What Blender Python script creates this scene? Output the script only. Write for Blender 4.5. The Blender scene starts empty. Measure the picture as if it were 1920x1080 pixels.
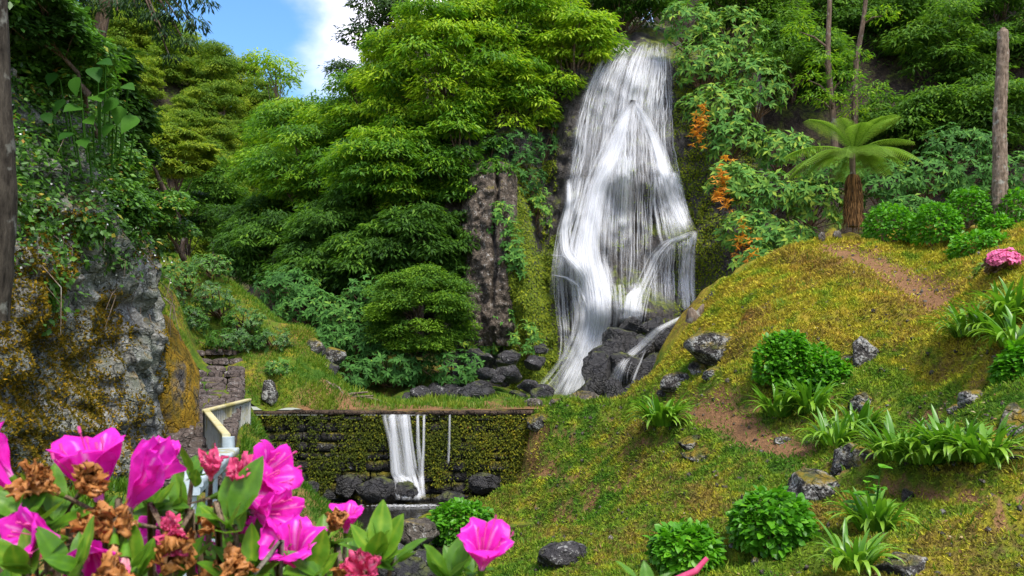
import bpy, bmesh, math, random
import numpy as np
from mathutils import Vector, Matrix

S = bpy.context.scene
COL = S.collection
R = np.random.RandomState(11)
random.seed(5)

# ------------------------------------------------------------------ camera, sky, sun, exposure
F, HY, CZ = 1600.0, 680.0, 3.5          # focal length in photo pixels, horizon row, eye height

cam = bpy.data.cameras.new('camera')
cam.lens = 30.0; cam.sensor_width = 36.0; cam.shift_y = (HY - 540.0) / 1920.0
cam.clip_start = 0.05; cam.clip_end = 2000
cam.dof.use_dof = True; cam.dof.focus_distance = 13.0; cam.dof.aperture_fstop = 24
cam_o = bpy.data.objects.new('camera', cam); COL.objects.link(cam_o)
cam_o.location = (0, 0, CZ); cam_o.rotation_euler = (math.pi/2, 0, 0)
S.camera = cam_o

SUN_EL, SUN_AZ = math.radians(58), math.radians(152)      # azimuth clockwise from +Y
W = bpy.data.worlds.new('World'); S.world = W; W.use_nodes = True
nt = W.node_tree; nt.nodes.clear()
def wn(t): return nt.nodes.new(t)
sky = wn('ShaderNodeTexSky'); sky.sky_type = 'NISHITA'; sky.sun_disc = False
sky.sun_elevation = SUN_EL; sky.sun_rotation = SUN_AZ; sky.altitude = 200; sky.ozone_density = 3.0
tc = wn('ShaderNodeTexCoord')
mp = wn('ShaderNodeMapping'); mp.inputs['Scale'].default_value = (1.0, 1.0, 1.7); mp.inputs['Location'].default_value = (3.255, 7.9457, 8.0973)
cn = wn('ShaderNodeTexNoise'); cn.inputs['Scale'].default_value = 3.1; cn.inputs['Detail'].default_value = 7; cn.inputs['Roughness'].default_value = 0.52
cr = wn('ShaderNodeValToRGB'); cr.color_ramp.elements[0].position = 0.40; cr.color_ramp.elements[1].position = 0.70
cr.color_ramp.interpolation = 'EASE'
hs = wn('ShaderNodeHueSaturation'); hs.inputs['Saturation'].default_value = 1.2
mx = wn('ShaderNodeMixRGB'); mx.inputs['Color2'].default_value = (7.6, 7.0, 7.5, 1)
bg = wn('ShaderNodeBackground'); bg.inputs['Strength'].default_value = 0.15
wo = wn('ShaderNodeOutputWorld')
L = nt.links.new
L(tc.outputs['Generated'], mp.inputs['Vector']); L(mp.outputs[0], cn.inputs['Vector']); L(cn.outputs['Fac'], cr.inputs[0])
L(sky.outputs[0], hs.inputs['Color']); L(hs.outputs[0], mx.inputs['Color1']); L(cr.outputs[0], mx.inputs['Fac'])
L(mx.outputs[0], bg.inputs['Color']); L(bg.outputs[0], wo.inputs[0])

sun = bpy.data.lights.new('sun', 'SUN'); sun.energy = 2.9; sun.angle = math.radians(16); sun.color = (1.0, 0.95, 0.86)
sun_o = bpy.data.objects.new('sun', sun); COL.objects.link(sun_o)
d = Vector((math.sin(SUN_AZ)*math.cos(SUN_EL), math.cos(SUN_AZ)*math.cos(SUN_EL), math.sin(SUN_EL)))
sun_o.rotation_euler = d.to_track_quat('Z', 'Y').to_euler(); sun_o.location = (0, 0, 40)

S.view_settings.view_transform = 'Standard'; S.view_settings.look = 'None'
S.view_settings.exposure = 1.03; S.view_settings.gamma = 1.0
cy = S.cycles
cy.max_bounces = 6; cy.diffuse_bounces = 3; cy.glossy_bounces = 2; cy.transmission_bounces = 4
cy.transparent_max_bounces = 32; cy.use_denoising = True
cy.sample_clamp_indirect = 6; cy.caustics_reflective = False; cy.caustics_refractive = False

# ------------------------------------------------------------------ helpers
def P(px, py, Y):
    return np.array([(px-960)/F*Y, Y, CZ+(HY-py)/F*Y])

def pix(p):
    p = np.atleast_2d(p)
    return 960+p[:, 0]/p[:, 1]*F, HY-(p[:, 2]-CZ)/p[:, 1]*F

_pr = np.random.RandomState(7).permutation(256); _pr = np.concatenate([_pr]*3)
_gr = np.random.RandomState(3).normal(size=(256, 3)); _gr /= np.linalg.norm(_gr, axis=1)[:, None]
def noise(p, s=1.0, off=0.0):
    p = np.asarray(p, float)*s + off
    i = np.floor(p).astype(int); f = p-i; u = f*f*f*(f*(f*6-15)+10); i &= 255
    def g(a, b, c):
        h = _pr[_pr[_pr[i[:, 0]+a]+i[:, 1]+b]+i[:, 2]+c]
        return (_gr[h]*(f-np.array([a, b, c]))).sum(1)
    ux, uy, uz = u[:, 0], u[:, 1], u[:, 2]
    x00 = g(0,0,0)*(1-ux)+g(1,0,0)*ux; x10 = g(0,1,0)*(1-ux)+g(1,1,0)*ux
    x01 = g(0,0,1)*(1-ux)+g(1,0,1)*ux; x11 = g(0,1,1)*(1-ux)+g(1,1,1)*ux
    return (x00*(1-uy)+x10*uy)*(1-uz)+(x01*(1-uy)+x11*uy)*uz
def fbm(p, s, o=4, g=0.5, off=0.0):
    t = 0; a = 1.0
    for k in range(o):
        t = t+a*noise(p, s, off+k*17.3); s *= 2.03; a *= g
    return t
def smooth(a, b, x):
    t = np.clip((x-a)/(b-a), 0, 1); return t*t*(3-2*t)
def unit(v):
    return v/np.maximum(np.linalg.norm(v, axis=-1, keepdims=True), 1e-9)

def mesh(name, V, Fc, mat=None, smooth_shade=False, **attrs):
    V = np.asarray(V, np.float32); Fc = np.asarray(Fc, np.int32)
    me = bpy.data.meshes.new(name); m, k = Fc.shape
    me.vertices.add(len(V)); me.vertices.foreach_set('co', V.ravel())
    me.loops.add(m*k); me.loops.foreach_set('vertex_index', Fc.ravel())
    me.polygons.add(m); me.polygons.foreach_set('loop_start', np.arange(0, m*k, k, dtype=np.int32))
    me.update(calc_edges=True)
    if smooth_shade: me.polygons.foreach_set('use_smooth', np.ones(m, bool))
    for an, av in attrs.items():
        av = np.asarray(av, np.float32)
        a = me.attributes.new(an, 'FLOAT_VECTOR' if av.ndim == 2 else 'FLOAT', 'POINT')
        a.data.foreach_set('vector' if av.ndim == 2 else 'value', av.ravel())
    if mat: me.materials.append(mat)
    return me

def tag(o, label=None, cat=None, group=None, kind=None):
    if label: o['label'] = label
    if cat: o['category'] = cat
    if group: o['group'] = group
    if kind: o['kind'] = kind
    return o
def ob(name, me, parent=None, label=None, cat=None, group=None, kind=None, M=None):
    o = bpy.data.objects.new(name, me); COL.objects.link(o)
    if parent is not None: o.parent = parent
    if M is not None: o.matrix_local = M
    return tag(o, label, cat, group, kind)
def empty(name, loc, label=None, cat=None, group=None, kind=None):
    o = bpy.data.objects.new(name, None); COL.objects.link(o); o.location = [float(v) for v in loc]
    o.empty_display_size = 0.2
    return tag(o, label, cat, group, kind)

def grid_faces(nu, nv):
    i = np.arange(nu*nv).reshape(nu, nv)
    return np.stack([i[:-1, :-1], i[1:, :-1], i[1:, 1:], i[:-1, 1:]], -1).reshape(-1, 4)

def tps(pts, lam=0.02):
    pts = np.asarray(pts, float); xy = pts[:, :2]; n = len(pts)
    def U(r2): return np.where(r2 > 1e-12, r2*np.log(np.maximum(r2, 1e-12)), 0)
    K = U(((xy[:, None]-xy[None])**2).sum(-1))+lam*np.eye(n)
    Pm = np.c_[np.ones(n), xy]
    A = np.zeros((n+3, n+3)); A[:n, :n] = K; A[:n, n:] = Pm; A[n:, :n] = Pm.T
    w = np.linalg.solve(A, np.r_[pts[:, 2], 0, 0, 0])
    def f(q):
        q = np.asarray(q, float)
        out = np.empty(len(q))
        for s in range(0, len(q), 20000):
            qq = q[s:s+20000]
            out[s:s+20000] = U(((qq[:, None]-xy[None])**2).sum(-1))@w[:n]+w[n]+qq@w[n+1:]
        return out
    return f

def tube(pts, rad, n=8, cap=True):
    pts = np.asarray(pts, float); m = len(pts); rad = np.broadcast_to(rad, (m,))
    t = unit(np.gradient(pts, axis=0)); ref = np.array([0.31, 0.22, 0.92])
    if abs(t.mean(0)@ref) > 0.9: ref = np.array([1.0, 0.1, 0])
    s = unit(np.cross(t, ref)); b = np.cross(t, s)
    a = np.linspace(0, 2*np.pi, n, endpoint=False)
    V = pts[:, None]+rad[:, None, None]*(np.cos(a)[None, :, None]*s[:, None]+np.sin(a)[None, :, None]*b[:, None])
    V = V.reshape(-1, 3); i = np.arange(m*n).reshape(m, n); j = np.roll(i, -1, 1)
    Fc = np.stack([i[:-1], j[:-1], j[1:], i[1:]], -1).reshape(-1, 4)
    return V, Fc
class MB:
    def __init__(s): s.V = []; s.F = []; s.n = 0; s.T = []
    def add(s, V, Fc, tint=0.5):
        V = np.asarray(V, float); Fc = np.asarray(Fc)
        if Fc.shape[1] == 3: Fc = np.c_[Fc, Fc[:, 2]]
        s.V.append(V); s.F.append(Fc+s.n); s.n += len(V); s.T.append(np.broadcast_to(tint, (len(V),)))
        return s
    def tube(s, pts, rad, n=8, tint=0.5): return s.add(*tube(pts, rad, n), tint)
    def box(s, a, b, tint=0.5):
        a = np.array(a, float); b = np.array(b, float)
        V = np.array([[x, y, z] for x in (a[0], b[0]) for y in (a[1], b[1]) for z in (a[2], b[2])])
        return s.add(V, [[0,1,3,2],[4,6,7,5],[0,4,5,1],[2,3,7,6],[0,2,6,4],[1,5,7,3]], tint)
    def mesh(s, name, mat, smooth_shade=True):
        return mesh(name, np.concatenate(s.V), np.concatenate(s.F), mat, smooth_shade, tint=np.concatenate(s.T))

# leaf templates: (along, across, up), triangles
TPL = {
 'diamond': (np.array([[0,0,0],[.45,.5,.05],[1,0,-.06],[.45,-.5,.05]]), np.array([[0,1,2],[0,2,3]])),
 'oval': (np.array([[0,0,0],[.28,.42,.06],[.65,.46,.04],[1,0,-.12],[.65,-.46,.04],[.28,-.42,.06],[.5,0,0.0]]),
          np.array([[0,1,6],[1,2,6],[2,3,6],[3,4,6],[4,5,6],[5,0,6]])),
 'blade': (np.array([[0,.5,0],[0,-.5,0],[.6,.32,.05],[.6,-.32,.05],[1,0,-.1]]), np.array([[0,1,3],[0,3,2],[2,3,4]])),
 'lance': (np.array([[0,0,0],[.48,.5,.02],[1,0,-.2],[.48,-.5,.02],[.5,0,-.05]]), np.array([[0,1,4],[1,2,4],[4,2,3],[0,4,3]])),
}
def leaf_geo(pos, axis, nrm, Ln, Wd, shape='diamond'):
    T, Fc = TPL[shape]; n = len(pos); k = len(T)
    a = unit(axis); s = unit(np.cross(nrm, a)); u = np.cross(a, s)
    Ln = np.broadcast_to(Ln, (n,)); Wd = np.broadcast_to(Wd, (n,))
    V = pos[:, None]+a[:, None]*(Ln[:, None]*T[:, 0])[..., None]+s[:, None]*(Wd[:, None]*T[:, 1])[..., None]+u[:, None]*(Ln[:, None]*T[:, 2])[..., None]
    Fa = (Fc[None]+(np.arange(n)*k)[:, None, None]).reshape(-1, 3)
    return V.reshape(-1, 3), Fa, k
def leaf_mesh(name, pos, axis, nrm, Ln, Wd, tint, mat, shape='diamond'):
    V, Fa, k = leaf_geo(pos, axis, nrm, Ln, Wd, shape)
    return mesh(name, V, Fa, mat, False, tint=np.repeat(np.broadcast_to(tint, (len(pos),)), k))

# ------------------------------------------------------------------ materials
def N(nt, t, out=None, **kw):
    n = nt.nodes.new('ShaderNode'+t)
    for k, v in kw.items():
        if k.startswith('_'): setattr(n, k[1:], v); continue
        inp = n.inputs[int(k[1:])] if k[0] == 'i' and k[1:].isdigit() else n.inputs[k.replace('__', ' ')]
        if isinstance(v, bpy.types.NodeSocket): nt.links.new(v, inp)
        else: inp.default_value = v
    return n.outputs[out if out is not None else 0]
def ramp(nt, fac, stops, interp='LINEAR'):
    n = nt.nodes.new('ShaderNodeValToRGB'); cr = n.color_ramp; cr.interpolation = interp
    while len(cr.elements) < len(stops): cr.elements.new(0.5)
    for e, (p, c) in zip(cr.elements, stops):
        e.position = p; e.color = (*c, 1) if hasattr(c, '__len__') else (c, c, c, 1)
    nt.links.new(fac, n.inputs[0]); return n.outputs[0]
def mixc(nt, fac, a, b, mode='MIX'):
    n = nt.nodes.new('ShaderNodeMixRGB'); n.blend_type = mode
    for s, v in zip(('Fac', 'Color1', 'Color2'), (fac, a, b)):
        if isinstance(v, bpy.types.NodeSocket): nt.links.new(v, n.inputs[s])
        else: n.inputs[s].default_value = v if not hasattr(v, '__len__') else ((*v, 1) if len(v) == 3 else v)
    return n.outputs[0]
def math_(nt, op, a, b=0.0, clamp=False):
    n = nt.nodes.new('ShaderNodeMath'); n.operation = op; n.use_clamp = clamp
    for i, v in enumerate((a, b)):
        if isinstance(v, bpy.types.NodeSocket): nt.links.new(v, n.inputs[i])
        else: n.inputs[i].default_value = v
    return n.outputs[0]
def newmat(name):
    m = bpy.data.materials.new(name); m.use_nodes = True; m.node_tree.nodes.clear(); return m, m.node_tree
def out(nt, sh):
    o = nt.nodes.new('ShaderNodeOutputMaterial'); nt.links.new(sh, o.inputs[0])
def attr(nt, name, o='Fac'):
    n = nt.nodes.new('ShaderNodeAttribute'); n.attribute_name = name; return n.outputs[o]
def bump(nt, h, strength=0.5, dist=0.05):
    n = nt.nodes.new('ShaderNodeBump'); n.inputs['Strength'].default_value = strength; n.inputs['Distance'].default_value = dist
    nt.links.new(h, n.inputs['Height']); return n.outputs[0]
def princ(nt, color, rough=0.6, spec=0.3, normal=None, **kw):
    n = nt.nodes.new('ShaderNodeBsdfPrincipled')
    for k, v in (('Base Color', color), ('Roughness', rough), ('Specular IOR Level', spec)):
        if isinstance(v, bpy.types.NodeSocket): nt.links.new(v, n.inputs[k])
        else: n.inputs[k].default_value = (*v, 1) if hasattr(v, '__len__') else v
    if normal is not None: nt.links.new(normal, n.inputs['Normal'])
    return n.outputs[0]
def mixs(nt, fac, a, b):
    n = nt.nodes.new('ShaderNodeMixShader')
    if isinstance(fac, bpy.types.NodeSocket): nt.links.new(fac, n.inputs[0])
    else: n.inputs[0].default_value = fac
    nt.links.new(a, n.inputs[1]); nt.links.new(b, n.inputs[2]); return n.outputs[0]

def leaf_mat(name, stops, trans=0.35, rough=0.5, spec=0.25, patch=0.0, pscale=0.4):
    m, nt = newmat(name)
    t = attr(nt, 'tint')
    if patch:
        g = N(nt, 'NewGeometry'); z = N(nt, 'TexNoise', Vector=g, Scale=pscale, Detail=2.0)
        t = math_(nt, 'ADD', t, math_(nt, 'MULTIPLY', math_(nt, 'SUBTRACT', z, 0.5), patch*2), True)
    c = ramp(nt, t, stops)
    p = princ(nt, c, rough, spec)
    tr = N(nt, 'BsdfTranslucent', Color=mixc(nt, 1.0, c, (1.25, 1.35, 0.7), 'MULTIPLY'))
    out(nt, mixs(nt, trans, p, tr)); return m

# ---- ground colours (moss, grass, soil), shared by the ground and the moss growing on it
def ground_color(nt, tint=None):
    g = N(nt, 'NewGeometry')
    n1 = N(nt, 'TexNoise', Vector=g, Scale=0.55, Detail=5.0, Roughness=0.6)
    n2 = N(nt, 'TexNoise', Vector=g, Scale=2.3, Detail=6.0, Roughness=0.65)
    n3 = N(nt, 'TexNoise', Vector=g, Scale=9.0, Detail=5.0, Roughness=0.7)
    zone = attr(nt, 'zone')          # 1 golden moss, 0 green
    k = math_(nt, 'ADD', math_(nt, 'MULTIPLY', n2, 0.75), math_(nt, 'MULTIPLY', n1, 0.65))
    k = math_(nt, 'ADD', k, math_(nt, 'MULTIPLY', math_(nt, 'SUBTRACT', zone, 0.5), 0.30))
    moss = ramp(nt, k, [(0.50, (0.045, 0.105, 0.010)), (0.63, (0.12, 0.17, 0.014)), (0.73, (0.235, 0.215, 0.018)), (0.86, (0.30, 0.225, 0.026)), (0.97, (0.30, 0.17, 0.03))])
    br = ramp(nt, math_(nt, 'ADD', math_(nt, 'MULTIPLY', n3, 0.55), math_(nt, 'MULTIPLY', n1, 0.5)), [(0.52, 0.0), (0.61, 1.0)])
    c = mixc(nt, math_(nt, 'MULTIPLY', br, 0.75), moss, (0.105, 0.062, 0.026))
    soil = attr(nt, 'soil')
    sf = ramp(nt, math_(nt, 'ADD', soil, math_(nt, 'MULTIPLY', math_(nt, 'SUBTRACT', n2, 0.5), 0.9)), [(0.42, 0.0), (0.62, 1.0)])
    sc = mixc(nt, n3, (0.15, 0.075, 0.034), (0.30, 0.165, 0.080))
    c = mixc(nt, sf, c, sc)
    if tint is not None:
        c = mixc(nt, 1.0, c, ramp(nt, tint, [(0, (1.1, 1.15, 1.0)), (0.5, (1.55, 1.65, 1.4)), (1, (2.1, 2.2, 1.9))]), 'MULTIPLY')
    return c, n2, n3
def make_ground_mat():
    m, nt = newmat('mossy_ground')
    c, n2, n3 = ground_color(nt)
    f = N(nt, 'TexNoise', Vector=N(nt, 'NewGeometry'), Scale=30.0, Detail=4.0)
    c = mixc(nt, 1.0, c, ramp(nt, f, [(0.3, 0.62), (0.7, 1.12)]), 'MULTIPLY')
    h = math_(nt, 'ADD', math_(nt, 'MULTIPLY', n3, 1.0), math_(nt, 'MULTIPLY', f, 0.35))
    out(nt, princ(nt, c, 0.9, 0.12, bump(nt, h, 0.8, 0.10))); return m
def make_moss_mat():
    m, nt = newmat('moss_growth')
    t = attr(nt, 'tint'); c, _, _ = ground_color(nt, t)
    out(nt, mixs(nt, 0.25, princ(nt, c, 0.85, 0.1), N(nt, 'BsdfTranslucent', Color=c))); return m
def make_rock_mat(name, base, dark, lichen=0.5, moss=0.3, wet=0.0, mosscol=((0.07, 0.10, 0.012), (0.24, 0.16, 0.015)), green=0.0):
    m, nt = newmat(name)
    g = N(nt, 'NewGeometry'); nz = N(nt, 'SeparateXYZ', 2, Vector=N(nt, 'NewGeometry', 'Normal'))
    n1 = N(nt, 'TexNoise', Vector=g, Scale=0.9, Detail=6.0, Roughness=0.62)
    n2 = N(nt, 'TexNoise', Vector=g, Scale=4.5, Detail=7.0, Roughness=0.7)
    n3 = N(nt, 'TexNoise', Vector=g, Scale=22.0, Detail=4.0, Roughness=0.6)
    c = mixc(nt, ramp(nt, n2, [(0.36, 0.0), (0.62, 1.0)]), dark, base)
    c = mixc(nt, 1.0, c, ramp(nt, n3, [(0.3, 0.6), (0.7, 1.2)]), 'MULTIPLY')
    if green: c = mixc(nt, math_(nt, 'MULTIPLY', ramp(nt, n1, [(0.45, 0.0), (0.6, 1.0)]), green), c, (0.10, 0.14, 0.09))
    if lichen:
        lf = ramp(nt, math_(nt, 'ADD', math_(nt, 'MULTIPLY', n2, 0.6), math_(nt, 'MULTIPLY', n3, 0.45)), [(0.60-0.06*lichen, 0.0), (0.66-0.06*lichen, 1.0)])
        c = mixc(nt, math_(nt, 'MULTIPLY', lf, 0.85), c, (0.42, 0.42, 0.39))
    mf = math_(nt, 'ADD', math_(nt, 'MULTIPLY', nz, 0.24), math_(nt, 'ADD', math_(nt, 'MULTIPLY', n1, 0.8), math_(nt, 'MULTIPLY', n2, 0.4)))
    mf = ramp(nt, mf, [(0.92-0.45*moss, 0.0), (1.04-0.45*moss, 1.0)])
    c = mixc(nt, mf, c, mixc(nt, ramp(nt, n2, [(0.38, 0.0), (0.62, 1.0)]), *mosscol))
    vo = nt.nodes.new('ShaderNodeTexVoronoi'); vo.feature = 'DISTANCE_TO_EDGE'; vo.inputs['Scale'].default_value = 2.1; nt.links.new(N(nt, 'VectorMath', Vector=g, i1=N(nt, 'TexNoise', 1, Vector=g, Scale=2.5, Detail=3.0)), vo.inputs['Vector'])
    ck = ramp(nt, vo.outputs[0], [(0.0, 0.0), (0.06, 1.0)])
    c = mixc(nt, 1.0, c, ramp(nt, ck, [(0, 0.55), (1, 1.0)]), 'MULTIPLY')
    h = math_(nt, 'ADD', math_(nt, 'ADD', n2, math_(nt, 'MULTIPLY', n3, 0.5)), math_(nt, 'MULTIPLY', ck, 0.35))
    rg = 0.85 if not wet else mixc(nt, mf, (1-wet,)*3, (0.85,)*3)
    out(nt, princ(nt, c, rg, 0.25+0.4*wet, bump(nt, h, 1.0, 0.14))); return m

M = {}
M['ground'] = make_ground_mat(); M['moss'] = make_moss_mat()
M['rock'] = make_rock_mat('lichen_rock', (0.12, 0.11, 0.10), (0.035, 0.03, 0.027), 1.25, 0.50)
M['bare'] = make_rock_mat('bare_boulder', (0.17, 0.145, 0.115), (0.06, 0.05, 0.04), 0.25, 0.22)
M['wetrock'] = make_rock_mat('wet_dark_rock', (0.055, 0.052, 0.052), (0.015, 0.014, 0.015), 0.0, 0.26, 0.62, ((0.03, 0.05, 0.006), (0.11, 0.125, 0.012)))
M['darkrock'] = make_rock_mat('dark_stone', (0.075, 0.07, 0.072), (0.022, 0.02, 0.021), 0.1, 0.16, 0.3, ((0.05, 0.08, 0.008), (0.14, 0.15, 0.012)))
M['cliff'] = make_rock_mat('waterfall_cliff', (0.085, 0.072, 0.062), (0.018, 0.016, 0.016), 0.0, 0.44, 0.5, ((0.04, 0.07, 0.006), (0.15, 0.17, 0.012)))
M['leftcliff'] = make_rock_mat('mossy_cliff', (0.38, 0.37, 0.33), (0.13, 0.12, 0.10), 0.8, 0.34, 0, ((0.055, 0.06, 0.010), (0.27, 0.155, 0.012)), 0.5)
M['column'] = make_rock_mat('brown_rock', (0.17, 0.13, 0.095), (0.05, 0.04, 0.03), 0.2, 0.24)
M['weir'] = make_rock_mat('weir_stone', (0.055, 0.05, 0.045), (0.02, 0.018, 0.017), 0.1, 0.62, 0.2, ((0.05, 0.06, 0.008), (0.20, 0.16, 0.012)))
M['path'] = make_rock_mat('path_stone', (0.19, 0.15, 0.13), (0.08, 0.06, 0.05), 0.15, 0.02)
M['earth'] = make_rock_mat('dark_earth', (0.06, 0.042, 0.028), (0.022, 0.016, 0.011), 0.0, 0.40, 0, ((0.03, 0.055, 0.006), (0.10, 0.12, 0.012)))
def bark(name, a, b, lich=0.3):
    m, nt = newmat(name); g = N(nt, 'NewGeometry')
    mp = N(nt, 'Mapping', Vector=g, Scale=(1, 1, 0.22))
    n = N(nt, 'TexNoise', Vector=mp, Scale=16.0, Detail=6.0, Roughness=0.7); n2 = N(nt, 'TexNoise', Vector=g, Scale=5.0, Detail=4.0)
    c = mixc(nt, ramp(nt, n, [(0.35, 0.0), (0.65, 1.0)]), a, b)
    c = mixc(nt, math_(nt, 'MULTIPLY', ramp(nt, n2, [(0.58, 0.0), (0.66, 1.0)]), lich), c, (0.36, 0.37, 0.32))
    out(nt, princ(nt, c, 0.9, 0.1, bump(nt, n, 0.9, 0.04))); return m
M['oldbark'] = bark('old_bark', (0.016, 0.013, 0.010), (0.065, 0.055, 0.042), 0.3)
M['bark'] = bark('tree_bark', (0.05, 0.035, 0.025), (0.17, 0.12, 0.085)); M['pole'] = bark('fibrous_trunk', (0.07, 0.05, 0.035), (0.25, 0.19, 0.14), 0.5)
M['twig'] = bark('twig_bark', (0.09, 0.055, 0.035), (0.22, 0.14, 0.09), 0.35)

G = lambda *s: [(p, c) for p, c in s]
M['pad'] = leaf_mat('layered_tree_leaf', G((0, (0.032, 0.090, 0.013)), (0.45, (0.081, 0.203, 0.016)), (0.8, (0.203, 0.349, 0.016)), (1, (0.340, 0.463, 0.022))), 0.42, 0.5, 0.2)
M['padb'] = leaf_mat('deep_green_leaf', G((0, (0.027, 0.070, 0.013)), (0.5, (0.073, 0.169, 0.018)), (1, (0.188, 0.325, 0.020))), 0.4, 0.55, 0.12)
M['far'] = leaf_mat('far_forest_leaf', G((0, (0.044, 0.100, 0.018)), (0.5, (0.119, 0.206, 0.022)), (1, (0.275, 0.331, 0.027))), 0.42, 0.6, 0.1)
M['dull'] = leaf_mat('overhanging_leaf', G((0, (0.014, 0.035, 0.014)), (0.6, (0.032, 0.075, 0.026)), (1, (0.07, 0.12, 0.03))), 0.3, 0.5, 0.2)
M['rhodo'] = leaf_mat('broad_shrub_leaf', G((0, (0.030, 0.088, 0.019)), (0.6, (0.074, 0.196, 0.035)), (0.9, (0.162, 0.290, 0.041)), (1, (0.257, 0.351, 0.041))), 0.28, 0.62, 0.10)
M['orange'] = leaf_mat('dead_orange_leaf', G((0, (0.30, 0.09, 0.015)), (0.6, (0.60, 0.24, 0.03)), (1, (0.62, 0.42, 0.08))), 0.4, 0.6, 0.1)
M['ivy'] = leaf_mat('bank_creeper_leaf', G((0, (0.026, 0.064, 0.016)), (0.5, (0.067, 0.173, 0.022)), (0.86, (0.134, 0.284, 0.030)), (0.93, (0.300, 0.300, 0.030)), (1, (0.450, 0.256, 0.060))), 0.35, 0.45, 0.3)
M['hyd'] = leaf_mat('hydrangea_leaf', G((0, (0.040, 0.14, 0.010)), (0.5, (0.078, 0.27, 0.010)), (1, (0.15, 0.38, 0.014))), 0.38, 0.42, 0.3)
M['aga'] = leaf_mat('strap_leaf', G((0, (0.040, 0.115, 0.010)), (0.5, (0.085, 0.225, 0.014)), (1, (0.20, 0.36, 0.03))), 0.32, 0.35, 0.4)
M['fern'] = leaf_mat('fern_frond', G((0, (0.07, 0.15, 0.018)), (0.6, (0.17, 0.29, 0.04)), (1, (0.32, 0.41, 0.09))), 0.42, 0.55, 0.15)
M['big'] = leaf_mat('large_leaf', G((0, (0.022, 0.085, 0.012)), (1, (0.075, 0.20, 0.018))), 0.4, 0.55, 0.12)
M['grass'] = leaf_mat('grass_blade', G((0, (0.035, 0.10, 0.008)), (0.6, (0.095, 0.20, 0.012)), (1, (0.23, 0.28, 0.03))), 0.35, 0.5, 0.2)
M['wallmoss'] = leaf_mat('wall_moss', G((0, (0.035, 0.05, 0.008)), (0.35, (0.075, 0.095, 0.010)), (0.65, (0.16, 0.16, 0.012)), (0.85, (0.27, 0.24, 0.014)), (1, (0.15, 0.07, 0.02))), 0.2, 0.8, 0.1, 0.38, 0.9)
M['white'] = leaf_mat('white_petal', G((0, (0.7, 0.7, 0.65)), (1, (0.8, 0.8, 0.78))), 0.2, 0.6, 0.1)
M['pinkfar'] = leaf_mat('pink_blossom', G((0, (0.55, 0.05, 0.22)), (1, (0.75, 0.25, 0.42))), 0.3, 0.6, 0.1)

# ------------------------------------------------------------------ terrain
def px_pts(L): return [P(*p) for p in L]
RB = px_pts([
 (1185,752,21.6),(1215,740,21.4),(1260,690,21.4),(1310,628,21.6),(1370,568,22),(1450,512,22.5),(1540,464,23),(1620,456,23.6),(1700,450,23.2),(1760,452,22.6),(1860,440,21.2),(1940,430,20),
 (1400,640,18.8),(1500,600,18.8),(1600,560,19.2),(1700,520,19.7),(1800,560,17.2),(1900,500,16.6),
 (1300,755,19),(1350,715,18.2),(1450,720,16.8),(1550,700,16.8),(1650,640,17.1),(1750,640,16),(1880,640,14),
 (1250,790,18.6),(1350,798,16.6),(1450,815,15.2),(1550,830,14),(1700,775,14.6),(1850,770,12.5),
 (1100,770,21.3),(1000,768,21.5),(1100,860,19.4),(1060,930,19.0),(1180,830,18.3),(1200,900,16.8),(1150,960,16.2),
 (940,935,20.2),(900,965,18.6),(840,960,19.2),(800,985,18.0),(830,1005,16.6),(1000,1000,15.5),(1100,1060,12.6),(1250,960,14.0),(1350,905,14.1),(1450,930,12.6),
 (1600,890,12.7),(1600,1000,10.5),(1750,950,10.6),(1880,880,10.6),(1300,1060,11),(1450,1070,10),(1600,1075,9.2),(1750,1060,8.7),(1900,1060,8.2)])
RB += [np.array(p) for p in [(0.5,17.5,-0.3),(-1.5,20,-0.6),(-3,19,-0.8),(-2,16,-0.6),(-1.5,13,-0.3),(0.5,12,0.25),(0.5,9,0.4),(2.5,9,0.8),(0.5,6,0.9),(3,6,1.2),(6,6,1.7),(0,3,1.7),(3,3,1.8),(0,0,2.0),(-2.5,9,-0.1),(-2,6,0.6),(-2,3,1.5),
   (0.0,21.4,0.15),(-.5,21.2,-.1),(.75,21.6,2.2),(.95,21.0,2.15),(.15,20.7,.25),(1.0,20.2,1.55),(.5,21.0,1.2),(.3,21.5,.9),(10,6,2.6),(14,9,4.2),(15,14,5.6),(16,20,6.8),(8,27,6.8),(13,27,7.2),(18,27,7.8),(5,25,4.6),(3.2,25,1.8),(1.2,24,0.6)]]
f_rb = tps(RB, 0.05)
SOIL = [px_pts([(1560,470,22.8),(1640,505,21),(1700,530,19.6),(1765,580,17.6)]), px_pts([(1290,795,18.2),(1380,800,16.4),(1440,830,15),(1500,850,14.2)])]
def seg_dist(q, line):
    dmin = np.full(len(q), 1e9)
    for a, b in zip(line[:-1], line[1:]):
        a = a[:2]; b = b[:2]; t = np.clip(((q-a)@(b-a))/((b-a)@(b-a)), 0, 1)
        dmin = np.minimum(dmin, np.linalg.norm(q-a-t[:, None]*(b-a), axis=1))
    return dmin
def rb_h(q):
    q = np.asarray(q, float); p3 = np.c_[q, np.zeros(len(q))]
    ds = np.minimum(seg_dist(q, SOIL[0]), seg_dist(q, SOIL[1]))
    z = f_rb(q); k = smooth(0.1, 0.9, ds)*smooth(2.5, 7, q[:, 1])
    z = z+k*(0.50*fbm(p3, 0.62, 5, 0.52)+0.16*np.abs(noise(p3, 1.9)))-0.07*(1-smooth(0.2, 0.6, ds))
    # terraced lips: little banks that run across the slope
    w = z*1.15+0.5*noise(p3, 0.35, 3.3); fr = w-np.floor(w)
    z = z+k*0.26*smooth(-.15, .25, noise(p3, .3, 8.))*(smooth(0.0, 0.2, fr)-fr)
    return z
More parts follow.
